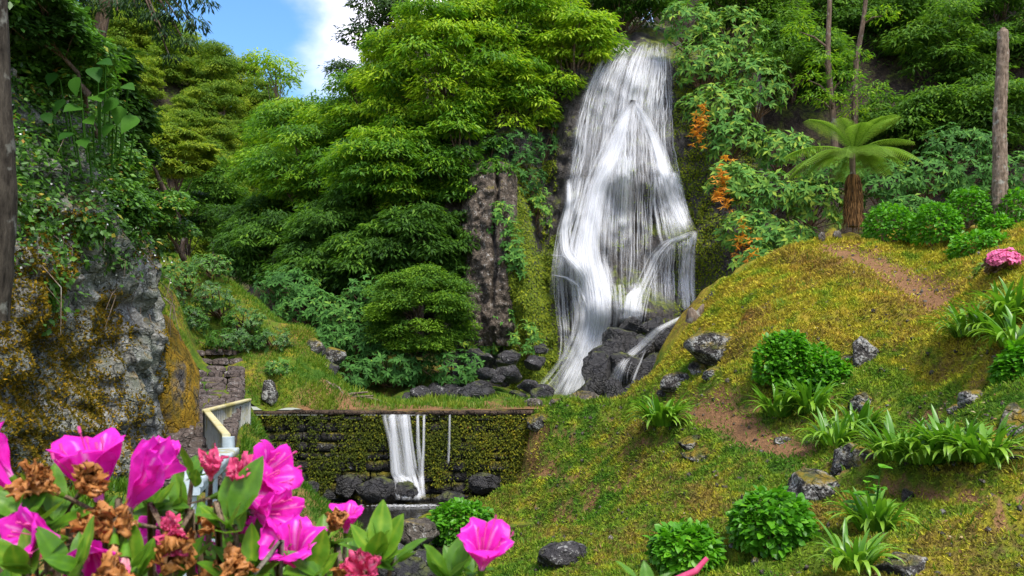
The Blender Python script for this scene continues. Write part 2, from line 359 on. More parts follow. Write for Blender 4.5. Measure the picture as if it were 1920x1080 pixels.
def rb_soil(q):
    ds = np.minimum(seg_dist(q, SOIL[0])/1.1, seg_dist(q, SOIL[1])/0.8)
    e = .12; h0 = rb_h(q); sl = np.hypot(rb_h(q+[e, 0])-h0, rb_h(q+[0, e])-h0)/e
    return np.maximum((1-smooth(0.0, 1.0, ds))*0.78, .55*smooth(.75, 1.3, sl)*smooth(4.2, 2.8, h0))
def rb_zone(q, z):
    return np.clip(smooth(2.0, 4.6, z)*0.55+smooth(14, 8, q[:, 1])*0.25+0.16, 0, 1)
def height_sheet(name, x0, x1, y0, y1, nx, ny, hf, mat, soilf=None, zonef=None, cut=None, ypow=1.0):
    xs = np.linspace(x0, x1, nx); ys = y0+(y1-y0)*np.linspace(0, 1, ny)**ypow
    X, Y = np.meshgrid(xs, ys, indexing='ij'); q = np.c_[X.ravel(), Y.ravel()]
    z = hf(q); Fc = grid_faces(nx, ny)
    if cut is not None:
        bad = cut(q, z); Fc = Fc[~bad[Fc].any(1)]
    return mesh(name, np.c_[q, z], Fc, mat, True, soil=soilf(q) if soilf else np.zeros(len(q)), zone=zonef(q, z) if zonef else np.full(len(q), 0.3))
ob('ground', height_sheet('ground', -4.5, 19, -6, 27, 240, 340, rb_h, M['ground'], rb_soil, rb_zone,
   cut=lambda q, z: (q[:, 1] > 21.75) & (q[:, 0] < 3.0)), kind='structure', label='mossy golden green bank sloping up on the right')

# left bank: path, grassy bank down to the pool
LB = px_pts([(350,872,14.5),(330,905,13),(372,872,14.5),(300,905,13.2),(360,760,19.2),(425,760,19.2),(375,735,20.2),(430,735,20.2),
 (470,800,19.5),(480,832,18.6),(505,870,17.6),(530,895,17.2),(560,918,17),(590,950,16.6),(612,985,16.2),(500,960,14.5),(560,1010,14.5),(450,900,14.8),(400,905,13.4),(470,850,17.2)])
LB += [np.array(p) for p in [(-2.4,17.5,-0.6),(-2.2,15,-0.6),(-2.4,12.5,-0.4),(-3.0,20.5,-0.9),(-4.4,20.8,-0.6),(-5.6,21.3,0.6),(-6.3,21.4,1.9),(-4.2,11.0,1.45),(-4.0,9.0,1.3),(-3.0,9.2,0.9),(-4.6,7,1.4),(-2.5,6.5,0.9),(-2.2,4,1.5),
  (-5.5,12,1.7),(-6.5,14,1.9),(-7.4,17,2.2),(-8,20,2.7),(-8,22,3.1),(-6.9,21.6,2.75),(-6,9,1.7),(-6,4,1.8),(-3,1,1.9),(-6,0,1.9)]]
f_lb = tps(LB, 0.03)
def lb_h(q):
    p3 = np.c_[q, np.zeros(len(q))]; k = smooth(-6.0, -5.2, q[:, 0])*smooth(3, 8, q[:, 1])
    return f_lb(q)+k*(0.22*fbm(p3, 0.9, 4))+0.02*noise(p3, 3.0)
ob('bank', height_sheet('bank', -9, -2.1, -6, 21.72, 130, 300, lb_h, M['ground'],
   lambda q: 0.5*smooth(-5.4, -4.8, q[:, 0])*smooth(-2.2, -3.2, q[:, 0]), lambda q, z: np.full(len(q), 0.22)), kind='structure', label='grassy earth bank between the path and the pool')

# upper terrace behind the weir, with the grassy mound on the left
UP = px_pts([(375,735,20.4),(430,735,20.4),(400,690,22.6),(430,690,22.6),(400,655,23.6),(370,660,23.2),
 (340,484,26),(300,480,26),(400,512,26),(440,540,25.8),(490,585,25.4),(560,611,24.7),(350,560,24.9),(420,605,24.4),(480,640,23.9),(550,655,23.7),(450,680,22.9),(520,690,22.6),(540,715,22.2),(440,745,21.4),
 (600,690,25.2),(640,725,24.6),(700,745,24),(900,748,24),(1020,750,24.5),(600,764,22),(750,766,22),(900,766,22),(1020,764,22),(760,735,26),(900,735,26),(1000,742,27)])
UP += [np.array(p) for p in [(-6.2,21.8,2.3),(-5.8,24.9,4.4),(-5.3,25,2.9),(-9,23,5.2),(-11,24,6.2),(-11.5,27,6.0),(-9,27.5,5.4),(-6,28,3.9),(-3,28,3.2),(0,29,2.6),(3,29,2.4),(3,24,2.2),(5,29,2.6),(-4,31,3.8),(-8,31,4.2),(-12,31,4.6),(0,32,3.6),(-2,30,3.4)]]
f_up = tps(UP, 0.03)
def up_h(q):
    p3 = np.c_[q, np.zeros(len(q))]
    return f_up(q)+0.22*fbm(p3, 0.9, 4)*smooth(22, 23.5, q[:, 1])*smooth(-7.6, -6.2, q[:, 0]-(q[:, 1]-20)*0.0)
ob('terrace', height_sheet('terrace', -13, 6.5, 21.7, 32, 190, 130, up_h, M['ground'],
   lambda q: np.clip(0.45*(1-smooth(22.2, 23.6, q[:, 1]))*smooth(-6.2, -5.5, q[:, 0])+0.28*smooth(-5.6, -5.0, q[:, 0]), 0, 0.6), lambda q, z: 0.25-0.2*smooth(-6, -5, q[:, 0])), kind='structure', label='grassy terrace above the weir')

# hillsides
def sheet_fn(name, fn, nu, nv, mat, **kw):
    u, v = np.meshgrid(np.linspace(0, 1, nu), np.linspace(0, 1, nv), indexing='ij')
    V = fn(u.ravel(), v.ravel())
    return ob(name, mesh(name, V, grid_faces(nu, nv), mat, True, soil=np.zeros(len(V)), zone=np.full(len(V), 0.1)), kind='structure', **kw)
def hill_mid_z(x, y):      # forested slope rising behind the terrace on the left
    return 3.5+smooth(29, 47, y)*(13.0+0.55*(x+16))*smooth(-16, -6, x)+0.0
def hill_mid(u, v):
    x = -26+32*u; y = 29.5+26*v
    z = hill_mid_z(x, y)+0.8*fbm(np.c_[x, y, x*0], 0.3, 3)
    return np.c_[x, y, z]
sheet_fn('hillside', hill_mid, 60, 50, M['earth'], label='wooded slope behind the terrace')
def far_z(x, y):
    ridge = np.interp(x, [-60, -42, -31, -28.6, -23, -17.6, -5], [44, 38.5, 32, 29.8, 26.2, 22, 15])
    return ridge*smooth(44, 92, y)-0.25*np.maximum(0, y-92)+0.0
def far_hill(u, v):
    x = -95+100*u; y = 50+75*v
    return np.c_[x, y, far_z(x, y)+1.2*fbm(np.c_[x, y, x*0], 0.08, 3)]
sheet_fn('hill', far_hill, 60, 50, M['earth'], label='distant forested hill closing the valley')

# ------------------------------------------------------------------ waterfall cliff
BUL = [(1185,250,.7,28,70),(1160,330,1.0,38,45),(1240,330,.8,30,45),(1075,500,.9,40,40),(1125,570,.6,40,50),(1265,460,1.0,36,40),(1165,585,1.1,45,45),
       (1215,600,1.3,55,40),(1100,420,.5,50,60),(1200,140,.3,60,40),(1240,660,1.4,50,40),(1150,690,1.2,36,40),(1190,720,1.6,50,40),(935,470,1.5,42,150),(985,560,1.0,34,140),(1040,330,-.9,30,200),(1015,430,-.8,20,200)]
def cliff_y(x, z):
    qx = 960+x/30*1600; qz = 680-(z-3.5)/30*1600
    y = 29.2+np.clip((750-qz)/670, -0.3, 1.0)*2.6
    y = y+np.maximum(0, (82+0.00045*(qx-1205)**2-qz))/53.3*1.6        # rolls back over the lip
    for a, b, h, sx, sz in BUL: y = y-h*np.exp(-((qx-a)/sx)**2-((qz-b)/sz)**2)
    y = y-1.3*smooth(1290, 1420, qx)*smooth(150, 600, qz)
    p = np.c_[x, z*0.5, x*0]
    y = y-0.55*np.abs(fbm(np.c_[x, z*0.42, x*0+4], 0.9, 4))-0.22*fbm(np.c_[x, z*0.8, x*0], 2.6, 3)
    return y
def cliff_pt(px, py):
    px = np.atleast_1d(np.asarray(px, float)); py = np.atleast_1d(np.asarray(py, float))
    Y = np.full(len(px), 30.0)
    for _ in range(14):
        Y = 0.5*Y+0.5*cliff_y((px-960)/F*Y, CZ+(HY-py)/F*Y)
    return np.c_[(px-960)/F*Y, Y, CZ+(HY-py)/F*Y]
def cliff(u, v):
    x = -2.4+11.6*u; z = 1.2+17.8*v
    return np.c_[x, cliff_y(x, z), z]
sheet_fn('cliff', cliff, 190, 270, M['cliff'], label='dark wet rock face under the waterfall')
# rock hillside to the right of the fall, covered with shrubs
def rh_y(x, z): return 28.2+(z-5)*0.62-0.10*(x-8)+0.5*fbm(np.c_[x, z, x*0], 0.4, 3)+1.6*smooth(8.5, 6.2, x)
def right_hill(u, v):
    x = 6.4+20*u; z = 3+26*v
    return np.c_[x, rh_y(x, z), z]
sheet_fn('slope', right_hill, 80, 80, M['earth'], label='steep planted slope right of the waterfall')

# left cliff
def left_cliff(u, v):
    # u along the face towards the path corner, then round the back; v up the rock, then back over the planted bank
    kx = np.interp(u, [0, .25, .55, .80, .86, 1], [-7.2, -6.9, -6.62, -6.30, -6.75, -9.5])
    ky = np.interp(u, [0, .25, .55, .80, .86, 1], [3.5, 7.5, 11.8, 15.2, 15.9, 18.5])
    z = np.interp(v, [0, .5, 1], [1.0, 5.7, 13.0]); t = smooth(0.5, 1.0, v)
    lean = np.interp(v, [0, .10, .5, 1], [-0.35, 0.0, 0.45, 3.6])
    p = np.c_[kx, ky, z]
    nrm = np.c_[-0.97+0*u, 0.24+0*u, 0*u]
    n = fbm(p, 0.5, 5, 0.52)*0.62+np.abs(fbm(p*[1, 1, .45], 1.1, 4, .6))*0.75+.16*np.abs(fbm(p, 3.2, 3))
    w = p[:, 2]*1.3+1.2*noise(p, .6); n = n+.22*(smooth(0, .25, w-np.floor(w))-(w-np.floor(w)))
    n = n*np.interp(u, [0.7, 0.8, 0.86], [1, .55, .5])
    return p+nrm*(lean-0.2+n*-1)[:, None]
sheet_fn('cliff_left', left_cliff, 240, 220, M['leftcliff'], label='mossy lichen covered rock face left of the path')

# ------------------------------------------------------------------ trees
def pad_leaves(c, r, n, rs, flat=0.5, hang=0.45):
    """leaves over the domed top and drooping rim of one foliage pad"""
    ph = rs.uniform(0, 2*np.pi, n); th = np.arccos(1-rs.uniform(0, 1.12, n))
    d = np.c_[np.sin(th)*np.cos(ph), np.sin(th)*np.sin(ph), np.cos(th)]
    rr = r*(0.62+0.44*rs.rand(n))*(1+0.5*noise(d*2.3+c, 1.0))
    pos = c+d*rr[:, None]*[1, 1, flat]
    ax = d*[1, 1, 0.15]+np.c_[rs.normal(0, .45, (n, 2)), rs.normal(-hang, .25, n)]
    nr = d*0.7+[0, 0, 0.9]+rs.normal(0, .35, (n, 3))
    return pos, ax, nr
def crown_pads(rs, radii, n, pr, cull=0.0):
    out_ = []
    while len(out_) < n:
        d = unit(rs.normal(size=3)); 
        if d[2] < -0.85: continue
        if cull and d[1] > 0.25 and rs.rand() < cull: continue
        k = rs.uniform(0.55, 1.0)**0.7
        out_.append((d*k*np.array(radii), pr*rs.uniform(0.5, 1.4)))
    return out_
def crown_mesh(name, seed, radii, npads, pr, nleaf, Ln, mat, ratio=0.32, flat=0.5, cull=0.6, tlo=0.25, thi=0.8, shape='diamond', hang=.45, pads=None):
    rs = np.random.RandomState(seed); ps, ax, nr, ti, ls = [], [], [], [], []
    pads = pads or crown_pads(rs, radii, npads, pr, cull)
    for c, r in pads:
        n = int(nleaf*(r/pr)**2)
        a, b, e = pad_leaves(c, r, n, rs, flat, hang)
        ps.append(a); ax.append(b); nr.append(e); ti.append(np.clip(rs.uniform(tlo, thi)+rs.normal(0, .16, n), 0, 1)); ls.append(Ln*rs.uniform(.65, 1.3, n))
    ps = np.concatenate(ps); ls = np.concatenate(ls)
    me = leaf_mesh(name, ps, np.concatenate(ax), np.concatenate(nr), ls, ls*ratio, np.concatenate(ti), mat, shape)
    return me, pads
def trunk_mesh(name, base, pads, r0, mat, rs, lim=26):
    mb = MB(); top = np.mean([c for c, r in pads], 0)+[0, 0, 0.3]
    t = np.linspace(0, 1, 9)[:, None]
    line = base+(top-base)*t+np.c_[rs.normal(0, .06, (9, 2)), np.zeros(9)]*np.linalg.norm(top-base)*0.25
    line[0] = base
    mb.tube(line, r0*(1-0.72*t[:, 0])*(1+0.5*np.exp(-t[:, 0]*12)), 9)
    for c, r in pads[:lim]:
        k = rs.uniform(0.35, 0.9); s = line[int(k*8)]; m = (s+c)/2+rs.normal(0, .15, 3)+[0, 0, .1]
        mb.tube(np.array([s, (s+m)/2+[0, 0, .05], m, c]), np.array([.34, .26, .2, .07])*r0, 6)
    return mb.mesh(name, mat)
def tree(name, px, py, Y, rx, rz, npads, pr, nleaf, Ln, mat, label, seed, base_dz=-4.0, cat='tree', group=None, r0=0.22, tlo=.25, thi=.8, ry=None, trunk=True, **kw):
    c = P(px, py, Y); k = Y/F; rs = np.random.RandomState(seed+1000)
    radii = (rx*k, ry or min(rx*k, 2.6), rz*k)
    base = np.array([rs.uniform(-.4, .4), 0.9, -radii[2]+base_dz])
    e = empty(name, c+base, label, cat, group)
    me, pads = crown_mesh('crown', seed, radii, npads, pr, nleaf, Ln, mat, tlo=tlo, thi=thi, **kw)
    off = Matrix.Translation([float(-v) for v in base])
    ob('crown', me, e, M=off)
    if trunk: ob('trunk', trunk_mesh('trunk', base, pads, r0, M['bark'], rs), e, M=off)
    return e
TC = 'trees massed on the slope left of the waterfall'
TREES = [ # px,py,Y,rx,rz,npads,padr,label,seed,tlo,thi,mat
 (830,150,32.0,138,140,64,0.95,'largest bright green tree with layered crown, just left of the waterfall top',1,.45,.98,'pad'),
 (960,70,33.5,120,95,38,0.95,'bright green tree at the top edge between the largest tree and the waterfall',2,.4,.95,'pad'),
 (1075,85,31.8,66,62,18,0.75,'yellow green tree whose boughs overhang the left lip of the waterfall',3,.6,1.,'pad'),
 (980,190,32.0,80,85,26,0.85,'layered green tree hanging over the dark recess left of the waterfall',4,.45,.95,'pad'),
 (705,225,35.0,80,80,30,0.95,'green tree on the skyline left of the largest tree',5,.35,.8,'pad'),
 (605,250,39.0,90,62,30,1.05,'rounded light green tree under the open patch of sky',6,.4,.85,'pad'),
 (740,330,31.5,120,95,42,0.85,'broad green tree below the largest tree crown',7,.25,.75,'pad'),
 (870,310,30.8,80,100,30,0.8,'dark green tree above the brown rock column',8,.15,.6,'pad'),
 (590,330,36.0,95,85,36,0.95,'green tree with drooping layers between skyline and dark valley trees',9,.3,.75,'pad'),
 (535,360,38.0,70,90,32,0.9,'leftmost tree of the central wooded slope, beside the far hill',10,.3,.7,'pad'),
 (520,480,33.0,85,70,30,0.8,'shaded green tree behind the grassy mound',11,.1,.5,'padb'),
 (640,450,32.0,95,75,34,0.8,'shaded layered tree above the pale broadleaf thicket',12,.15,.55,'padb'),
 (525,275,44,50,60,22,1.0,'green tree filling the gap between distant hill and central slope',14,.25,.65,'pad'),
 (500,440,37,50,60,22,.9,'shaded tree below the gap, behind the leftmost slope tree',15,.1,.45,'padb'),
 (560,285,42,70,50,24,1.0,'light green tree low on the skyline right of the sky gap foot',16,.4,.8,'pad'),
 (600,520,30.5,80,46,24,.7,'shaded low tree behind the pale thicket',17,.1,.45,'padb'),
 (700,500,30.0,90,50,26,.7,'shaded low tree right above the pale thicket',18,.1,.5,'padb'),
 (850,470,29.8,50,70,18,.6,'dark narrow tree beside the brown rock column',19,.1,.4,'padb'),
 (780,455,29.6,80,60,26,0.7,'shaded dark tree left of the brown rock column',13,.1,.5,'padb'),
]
for (px, py, Y, rx, rz, n, pr, lab, sd, lo, hi, mt) in TREES:
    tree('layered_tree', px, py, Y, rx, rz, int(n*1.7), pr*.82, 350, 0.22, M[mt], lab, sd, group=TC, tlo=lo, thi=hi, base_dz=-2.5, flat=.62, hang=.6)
# fine-leaved bush on the rubble and thin skyline tree
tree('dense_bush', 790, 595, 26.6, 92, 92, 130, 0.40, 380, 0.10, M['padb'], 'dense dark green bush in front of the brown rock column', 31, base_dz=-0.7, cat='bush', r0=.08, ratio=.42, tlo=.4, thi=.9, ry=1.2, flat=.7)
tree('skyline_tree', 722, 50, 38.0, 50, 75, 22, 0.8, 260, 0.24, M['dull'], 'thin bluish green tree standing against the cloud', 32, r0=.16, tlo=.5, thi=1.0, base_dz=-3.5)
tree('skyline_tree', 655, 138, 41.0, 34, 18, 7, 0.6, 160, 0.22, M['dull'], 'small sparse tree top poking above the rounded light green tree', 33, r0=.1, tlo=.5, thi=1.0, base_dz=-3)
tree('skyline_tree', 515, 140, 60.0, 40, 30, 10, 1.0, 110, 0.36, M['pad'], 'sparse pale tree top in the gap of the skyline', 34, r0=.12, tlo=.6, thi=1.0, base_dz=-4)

RC = 'trees on the slope right of the waterfall'
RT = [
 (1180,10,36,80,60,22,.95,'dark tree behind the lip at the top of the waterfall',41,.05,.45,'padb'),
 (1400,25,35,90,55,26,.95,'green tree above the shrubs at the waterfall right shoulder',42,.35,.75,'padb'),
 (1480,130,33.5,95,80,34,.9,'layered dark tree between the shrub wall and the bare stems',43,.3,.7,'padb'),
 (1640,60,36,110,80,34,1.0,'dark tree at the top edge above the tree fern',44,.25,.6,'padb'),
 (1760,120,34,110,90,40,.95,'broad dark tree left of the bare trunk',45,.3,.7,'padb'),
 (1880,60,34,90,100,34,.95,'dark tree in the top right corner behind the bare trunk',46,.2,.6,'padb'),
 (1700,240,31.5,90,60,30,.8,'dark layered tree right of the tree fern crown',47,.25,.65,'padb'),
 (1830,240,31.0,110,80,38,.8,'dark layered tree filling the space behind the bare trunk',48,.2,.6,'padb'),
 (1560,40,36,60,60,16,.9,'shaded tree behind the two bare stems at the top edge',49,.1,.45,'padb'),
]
for (px, py, Y, rx, rz, n, pr, lab, sd, lo, hi, mt) in RT:
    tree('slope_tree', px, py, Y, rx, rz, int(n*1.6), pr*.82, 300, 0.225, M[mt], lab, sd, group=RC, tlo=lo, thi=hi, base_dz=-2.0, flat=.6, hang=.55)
# two slim trees with visible stems and airy pale foliage
def slim_tree(x0, y0, x1, y1, Y, r, pads, label, seed):
    rs = np.random.RandomState(seed); a = P(x0, y0, Y); b = P(x1, y1, Y)
    e = empty('slim_tree', a, label, 'tree', RC); mb = MB()
    t = np.linspace(0, 1, 12)[:, None]; line = (b-a)*t+np.c_[0.07*np.sin(t*7+seed), 0*t, 0*t]
    mb.tube(line, r*(1-.45*t[:, 0]), 9)
    pl = []
    for (px, py, pr) in pads:
        c = P(px, py, Y-0.35)-a; pl.append((c, pr*Y/F))
        s = line[np.argmin(np.abs(line[:, 2]-c[2]+0.4))]
        mb.tube(np.array([s, s*.5+c*.5+[0, 0, .1], c]), [r*.35, r*.25, r*.08], 6)
    ob('trunk', mb.mesh('trunk', M['bark']), e)
    me, _ = crown_mesh('crown', seed, (1, 1, 1), 0, 0.9, 480, .17, M['pad'], pads=pl, tlo=.45, thi=.8, flat=.6, ratio=.26)
    ob('crown', me, e)
slim_tree(1562, 300, 1552, -30, 29.6, .13, [(1545,118,34),(1515,150,26),(1580,150,36),(1610,180,30),(1530,185,30),(1560,195,34),(1500,60,30)], 'slim bare stemmed tree behind the tree fern, left of two', 51)
slim_tree(1598, 250, 1622, -30, 30.4, .12, [(1600,110,30),(1640,170,28),(1655,30,30),(1600,215,26)], 'leaning slim stem behind the tree fern, right of two', 52)

# far hill: individual crowns
fv = [crown_mesh('crown', 200+k, (2.6, 2.6, 2.9), 34, 1.15, 230, .34, M['far'], ratio=.45, flat=.55, cull=0, tlo=.3, thi=.85)[0] for k in range(4)]
ft = MB().tube([(0, 0, -5), (0, 0, -2), (0.1, 0, 1)], [.3, .24, .1], 7).mesh('trunk', M['bark'])
rs = np.random.RandomState(77)
spots = []
for Y, s in [(93-2.9*k, .66-.012*k) for k in range(14)]:
    for px in np.arange(180, 640, 4.0*s/Y*1600):
        p = px+rs.uniform(-18, 18); yy = Y+rs.uniform(-1.4, 1.4); x = (p-960)/F*yy
        spots.append((x, yy, float(far_z(np.array([x]), np.array([yy]))[0]), s*rs.uniform(.75, 1.3)))
# hide what the near slope covers
for i, (x, y, z, s) in enumerate(spots):
    q = pix(np.array([x, y, z+4]))
    if not (190 < q[0][0] < 600 and -60 < q[1][0] < 420): continue
    e = empty('hill_tree', (x, y, z-1), 'rounded yellow green tree in the forest covering the distant hillside', 'tree', 'forest on the distant hillside')
    e.scale = (s, s, s*rs.uniform(.9, 1.25)); e.rotation_euler = (0, 0, rs.uniform(0, 6.28))
    ob('crown', fv[i % 4], e, M=Matrix.Translation((0, 0, 4.4))); ob('trunk', ft, e, M=Matrix.Translation((0, 0, 4.4)))
# darker valley trees and the pale feathery tree at the foot of the hill
VT = [(395,350,52,40,70,20,1.1,'dark valley tree between the pale feathery tree and the central slope',61,.25,.55,'padb',.3),
      (440,430,46,40,60,18,1.0,'darkest tree down in the valley gap',62,.0,.3,'padb',.26),
      (335,300,40,52,56,40,.45,'pale feathery tree beside the left bank',63,.55,.95,'far',.2),
      (350,400,42,50,46,26,.55,'shaded lower tree under the pale feathery tree',64,.0,.4,'padb',.22)]
for (px, py, Y, rx, rz, n, pr, lab, sd, lo, hi, mt, Ln) in VT:
    tree('valley_tree', px, py, Y, rx, rz, n, pr, 420, Ln, M[mt], lab, sd, group='trees down in the valley', tlo=lo, thi=hi, base_dz=-3.5, ratio=.36, r0=.1)

# ------------------------------------------------------------------ rocks
def ray_hit(px, py, h, y0=5.0, y1=27.0):
    Y = np.linspace(y0, y1, 500); p = np.c_[(px-960)/F*Y, Y, CZ+(HY-py)/F*Y]
    b = np.nonzero(p[:, 2] <= h(p[:, :2]))[0]
    return p[b[0]] if len(b) else None
_ico = {}
def ico(sub):
    if sub not in _ico:
        bm = bmesh.new(); bmesh.ops.create_icosphere(bm, subdivisions=sub, radius=1)
        _ico[sub] = (np.array([v.co[:] for v in bm.verts]), np.array([[v.index for v in f.verts] for f in bm.faces])); bm.free()
    return _ico[sub]
def rock_mesh(seed, size, mat, sub=4, ang=0.5, amp=0.3):
    rs = np.random.RandomState(seed); V, Fc = ico(sub); V = V.copy()
    for _ in range(int(6+10*ang)):                 # flat facets
        d = unit(rs.normal(size=3)); h = rs.uniform(0.80-.32*ang, 0.92); t = V@d
        V -= np.outer(np.maximum(0, t-h)*0.92, d)
    V = V*(1+amp*fbm(V, 1.1, 4, 0.5, seed*3.7)[:, None]+.10*np.abs(fbm(V, 3.1, 3, .5, seed))[:, None])
    V *= np.asarray(size)
    return mesh('boulder', V, Fc, mat, True)
def boulder(px, py, Y, w, h, label, mat, seed, group=None, depth=None, rot=0.0, ang=.5, sub=4, name='boulder', sink=0.0):
    c = P(px, py, Y); k = Y/F
    o = ob(name, rock_mesh(seed, (w*k/2*1.08, (depth or w*k/2*.9), h*k/2*1.08), mat, sub, ang), label=label, cat='rock', group=group)
    o.location = [float(v) for v in c]; o.rotation_euler = (0, rot, 0)
    return o
BR = [
 (1352,652,18.6,120,82,'large dark boulder with white lichen set in the mossy mound','rock',1,.5),
 (1272,716,19.0,62,40,'mossy boulder below the large lichen boulder','rock',2,.4),
 (1340,700,18.2,46,30,'pale grey stone under the large lichen boulder','rock',3,.5),
 (1310,692,18.6,34,36,'small rounded stone beside the large lichen boulder','rock',4,.5),
 (1248,736,18.8,30,18,'small whitish stone above the lone strap leaf clump','rock',5,.5),
 (1600,868,12.2,92,84,'boulder with bright white lichen below the strap leaf row','rock',6,.5),
 (1535,912,12.6,110,70,'dark cracked outcrop streaked white above the round shrub','rock',7,.7),
 (1470,826,14.6,36,18,'flat grey stone at the end of the lower dirt path','rock',8,.6),
 (1905,800,11.6,50,90,'tall pale lichen boulder at the right edge','rock',9,.6),
 (1900,848,11.0,60,34,'low pale stone below the tall boulder at the right edge','rock',10,.6),
 (1690,1062,8.2,110,60,'mossy boulder with white blotches at the bottom right','rock',11,.5),
 (1620,755,14.9,50,50,'dark stone half buried in the golden slope','rock',12,.6),
 (1625,665,16.2,60,80,'dark overhanging outcrop right of the clipped hedge','rock',13,.6),
 (1825,750,12.6,56,44,'dark stone above the long strap leaf row','rock',14,.6),
 (1795,768,12.6,40,22,'grey stone beside the dark stone above the strap leaf row','rock',15,.6),
 (1060,1045,12.7,110,66,'dark flat boulder at the bottom right of the pool bank','darkrock',16,.7),
 (783,1000,15.9,78,54,'smooth brown boulder left of the pool side shrub','bare',17,.3),
 (792,1045,14.9,62,44,'dark angular boulder under the smooth brown one','darkrock',18,.8),
 (760,1075,13.6,90,60,'dark wet boulder at the bottom edge behind the azaleas','wetrock',19,.7),
 (1010,790,20.9,46,30,'mossy stone at the right end of the weir','rock',20,.5),
 (908,905,21.1,54,40,'dark boulder with a mossy cap at the foot of the weir','wetrock',21,.5),
 (705,917,21.0,64,46,'rounded wet boulder beside the weir cascade','wetrock',22,.3),
 (655,912,21.35,46,42,'large squarish dark boulder with rusty face at the weir foot','wetrock',23,.8),
 (618,930,21.35,26,22,'dark boulder between the bank and the rusty boulder','wetrock',24,.7),
 (580,918,21.4,34,30,'black boulder at the left foot of the weir','wetrock',25,.7),
 (845,932,20.9,50,22,'low dark boulder right of the weir cascade','wetrock',26,.6),
 (762,922,21.0,52,34,'boulder under the weir cascade with water running over it','wetrock',27,.25),
 (1000,757,22.4,36,20,'brown rounded stone on the weir crest below the fall','bare',28,.4),
 (1045,755,22.4,34,16,'smaller brown stone on the weir crest, middle of three','bare',29,.4),
 (1095,750,22.2,52,30,'brown stone on the weir crest, rightmost of three','bare',30,.4),
 (1590,672,16.6,26,14,'whitish stone on the golden slope right of the hedge','rock',31,.5),
 (1800,205+230,21.4,20,12,'small stone between the two round shrubs','rock',32,.5),
 (1700,935,10.9,26,40,'thin dark stone in the slope below the strap leaf row','rock',33,.7),
 (1416,1054,10.3,14,20,'small pale stone under the round shrub','rock',34,.4),
 (1300,830,16.3,50,34,'dark lump of rock in the bank below the lone strap leaf clump','rock',35,.6),
 (1310,855,15.6,60,40,'dark overhung rock in the lower bank','rock',36,.7),
 (1340,560,24.0,46,30,'dark rock peeping over the mound beside the fall','wetrock',37,.6),
 (1378,548,24.4,40,34,'black rock at the foot of the shrub wall','wetrock',38,.6),
 (590,655,24.2,44,40,'grey boulder right of the grassy ledge','rock',39,.5),
 (628,668,24.6,40,34,'rounded grey boulder under the pale broadleaf thicket','rock',40,.4),
 (600,700,24.0,70,44,'dark slab below the grey boulders','darkrock',41,.7),
 (505,738,21.9,30,50,'upright grey stone by the end of the railing','rock',42,.6),
]
for (px, py, Y, w, h, lab, mt, sd, an) in BR:
    if px > 1000 and Y < 22 and py < 1080:
        q = ray_hit(px, py+h*.12, rb_h, max(6, Y-5), Y+4)
        if q is not None: Y = q[1]+w/F*q[1]*.16; py += h*.08
    boulder(px, py, Y, w, h, lab, M[mt], sd, ang=an)
# leaning mossy slab by the path
o = boulder(322, 735, 16.9, 84, 250, 'leaning golden moss rock with white streak beside the steps', make_rock_mat('golden_rock', (0.21, 0.19, 0.17), (0.07, 0.06, 0.055), 0.35, 0.95, 0, ((0.16, 0.12, 0.012), (0.42, 0.24, 0.012))), 50, rot=-0.16, depth=1.1, ang=.4)
# rubble beside and under the fall
rs = np.random.RandomState(9)
for i in range(46):
    px = rs.uniform(745, 1030); t = rs.rand()
    Y = 24.2+3.6*t; py = 762-100*t*smooth(740, 960, px)-rs.uniform(0, 26)
    s = rs.uniform(20, 46)
    boulder(px, py, Y, s*1.15, s*.85, 'dark angular rock in the rubble left of the waterfall foot', M['darkrock' if i % 3 else 'wetrock'], 100+i, 'dark rubble left of the waterfall foot', ang=.95, sub=3)
for i, (px, py, w, h) in enumerate([(1165,640,80,60),(1205,655,60,50),(1240,640,70,60),(1270,625,60,50),(1140,665,70,66),(1120,700,60,70),(1170,690,66,56),(1210,700,70,60),(1195,735,80,50),(1230,690,60,60),(1150,735,50,56),(1235,730,60,50),(1100,735,40,46),(1265,665,50,50),(1290,605,50,40),(1185,610,50,36),(1225,612,46,36)]):
    boulder(px, py, 26.6-0.02*(py-640), w, h, 'wet mossy boulder heaped at the right foot of the waterfall', M['wetrock'], 200+i, 'wet boulders heaped under the waterfall', ang=.9)
o = ob('driftwood', MB().tube([(0,0,0),(.05,-.05,.22),(-.06,-.1,.40)], [.16,.2,.05], 7).tube([(0.05,0,.1),(.22,-.1,.3),(.3,-.1,.5)], [.12,.1,.03], 7).tube([(0,0,.1),(.2,-.12,.18),(.34,-.1,.16)], [.1,.08,.03], 6).mesh('driftwood', M['pole']), label='broken weathered tree stump at the left end of the mound crest', cat='stump')
o.location = P(1296, 606, 22.6).tolist()

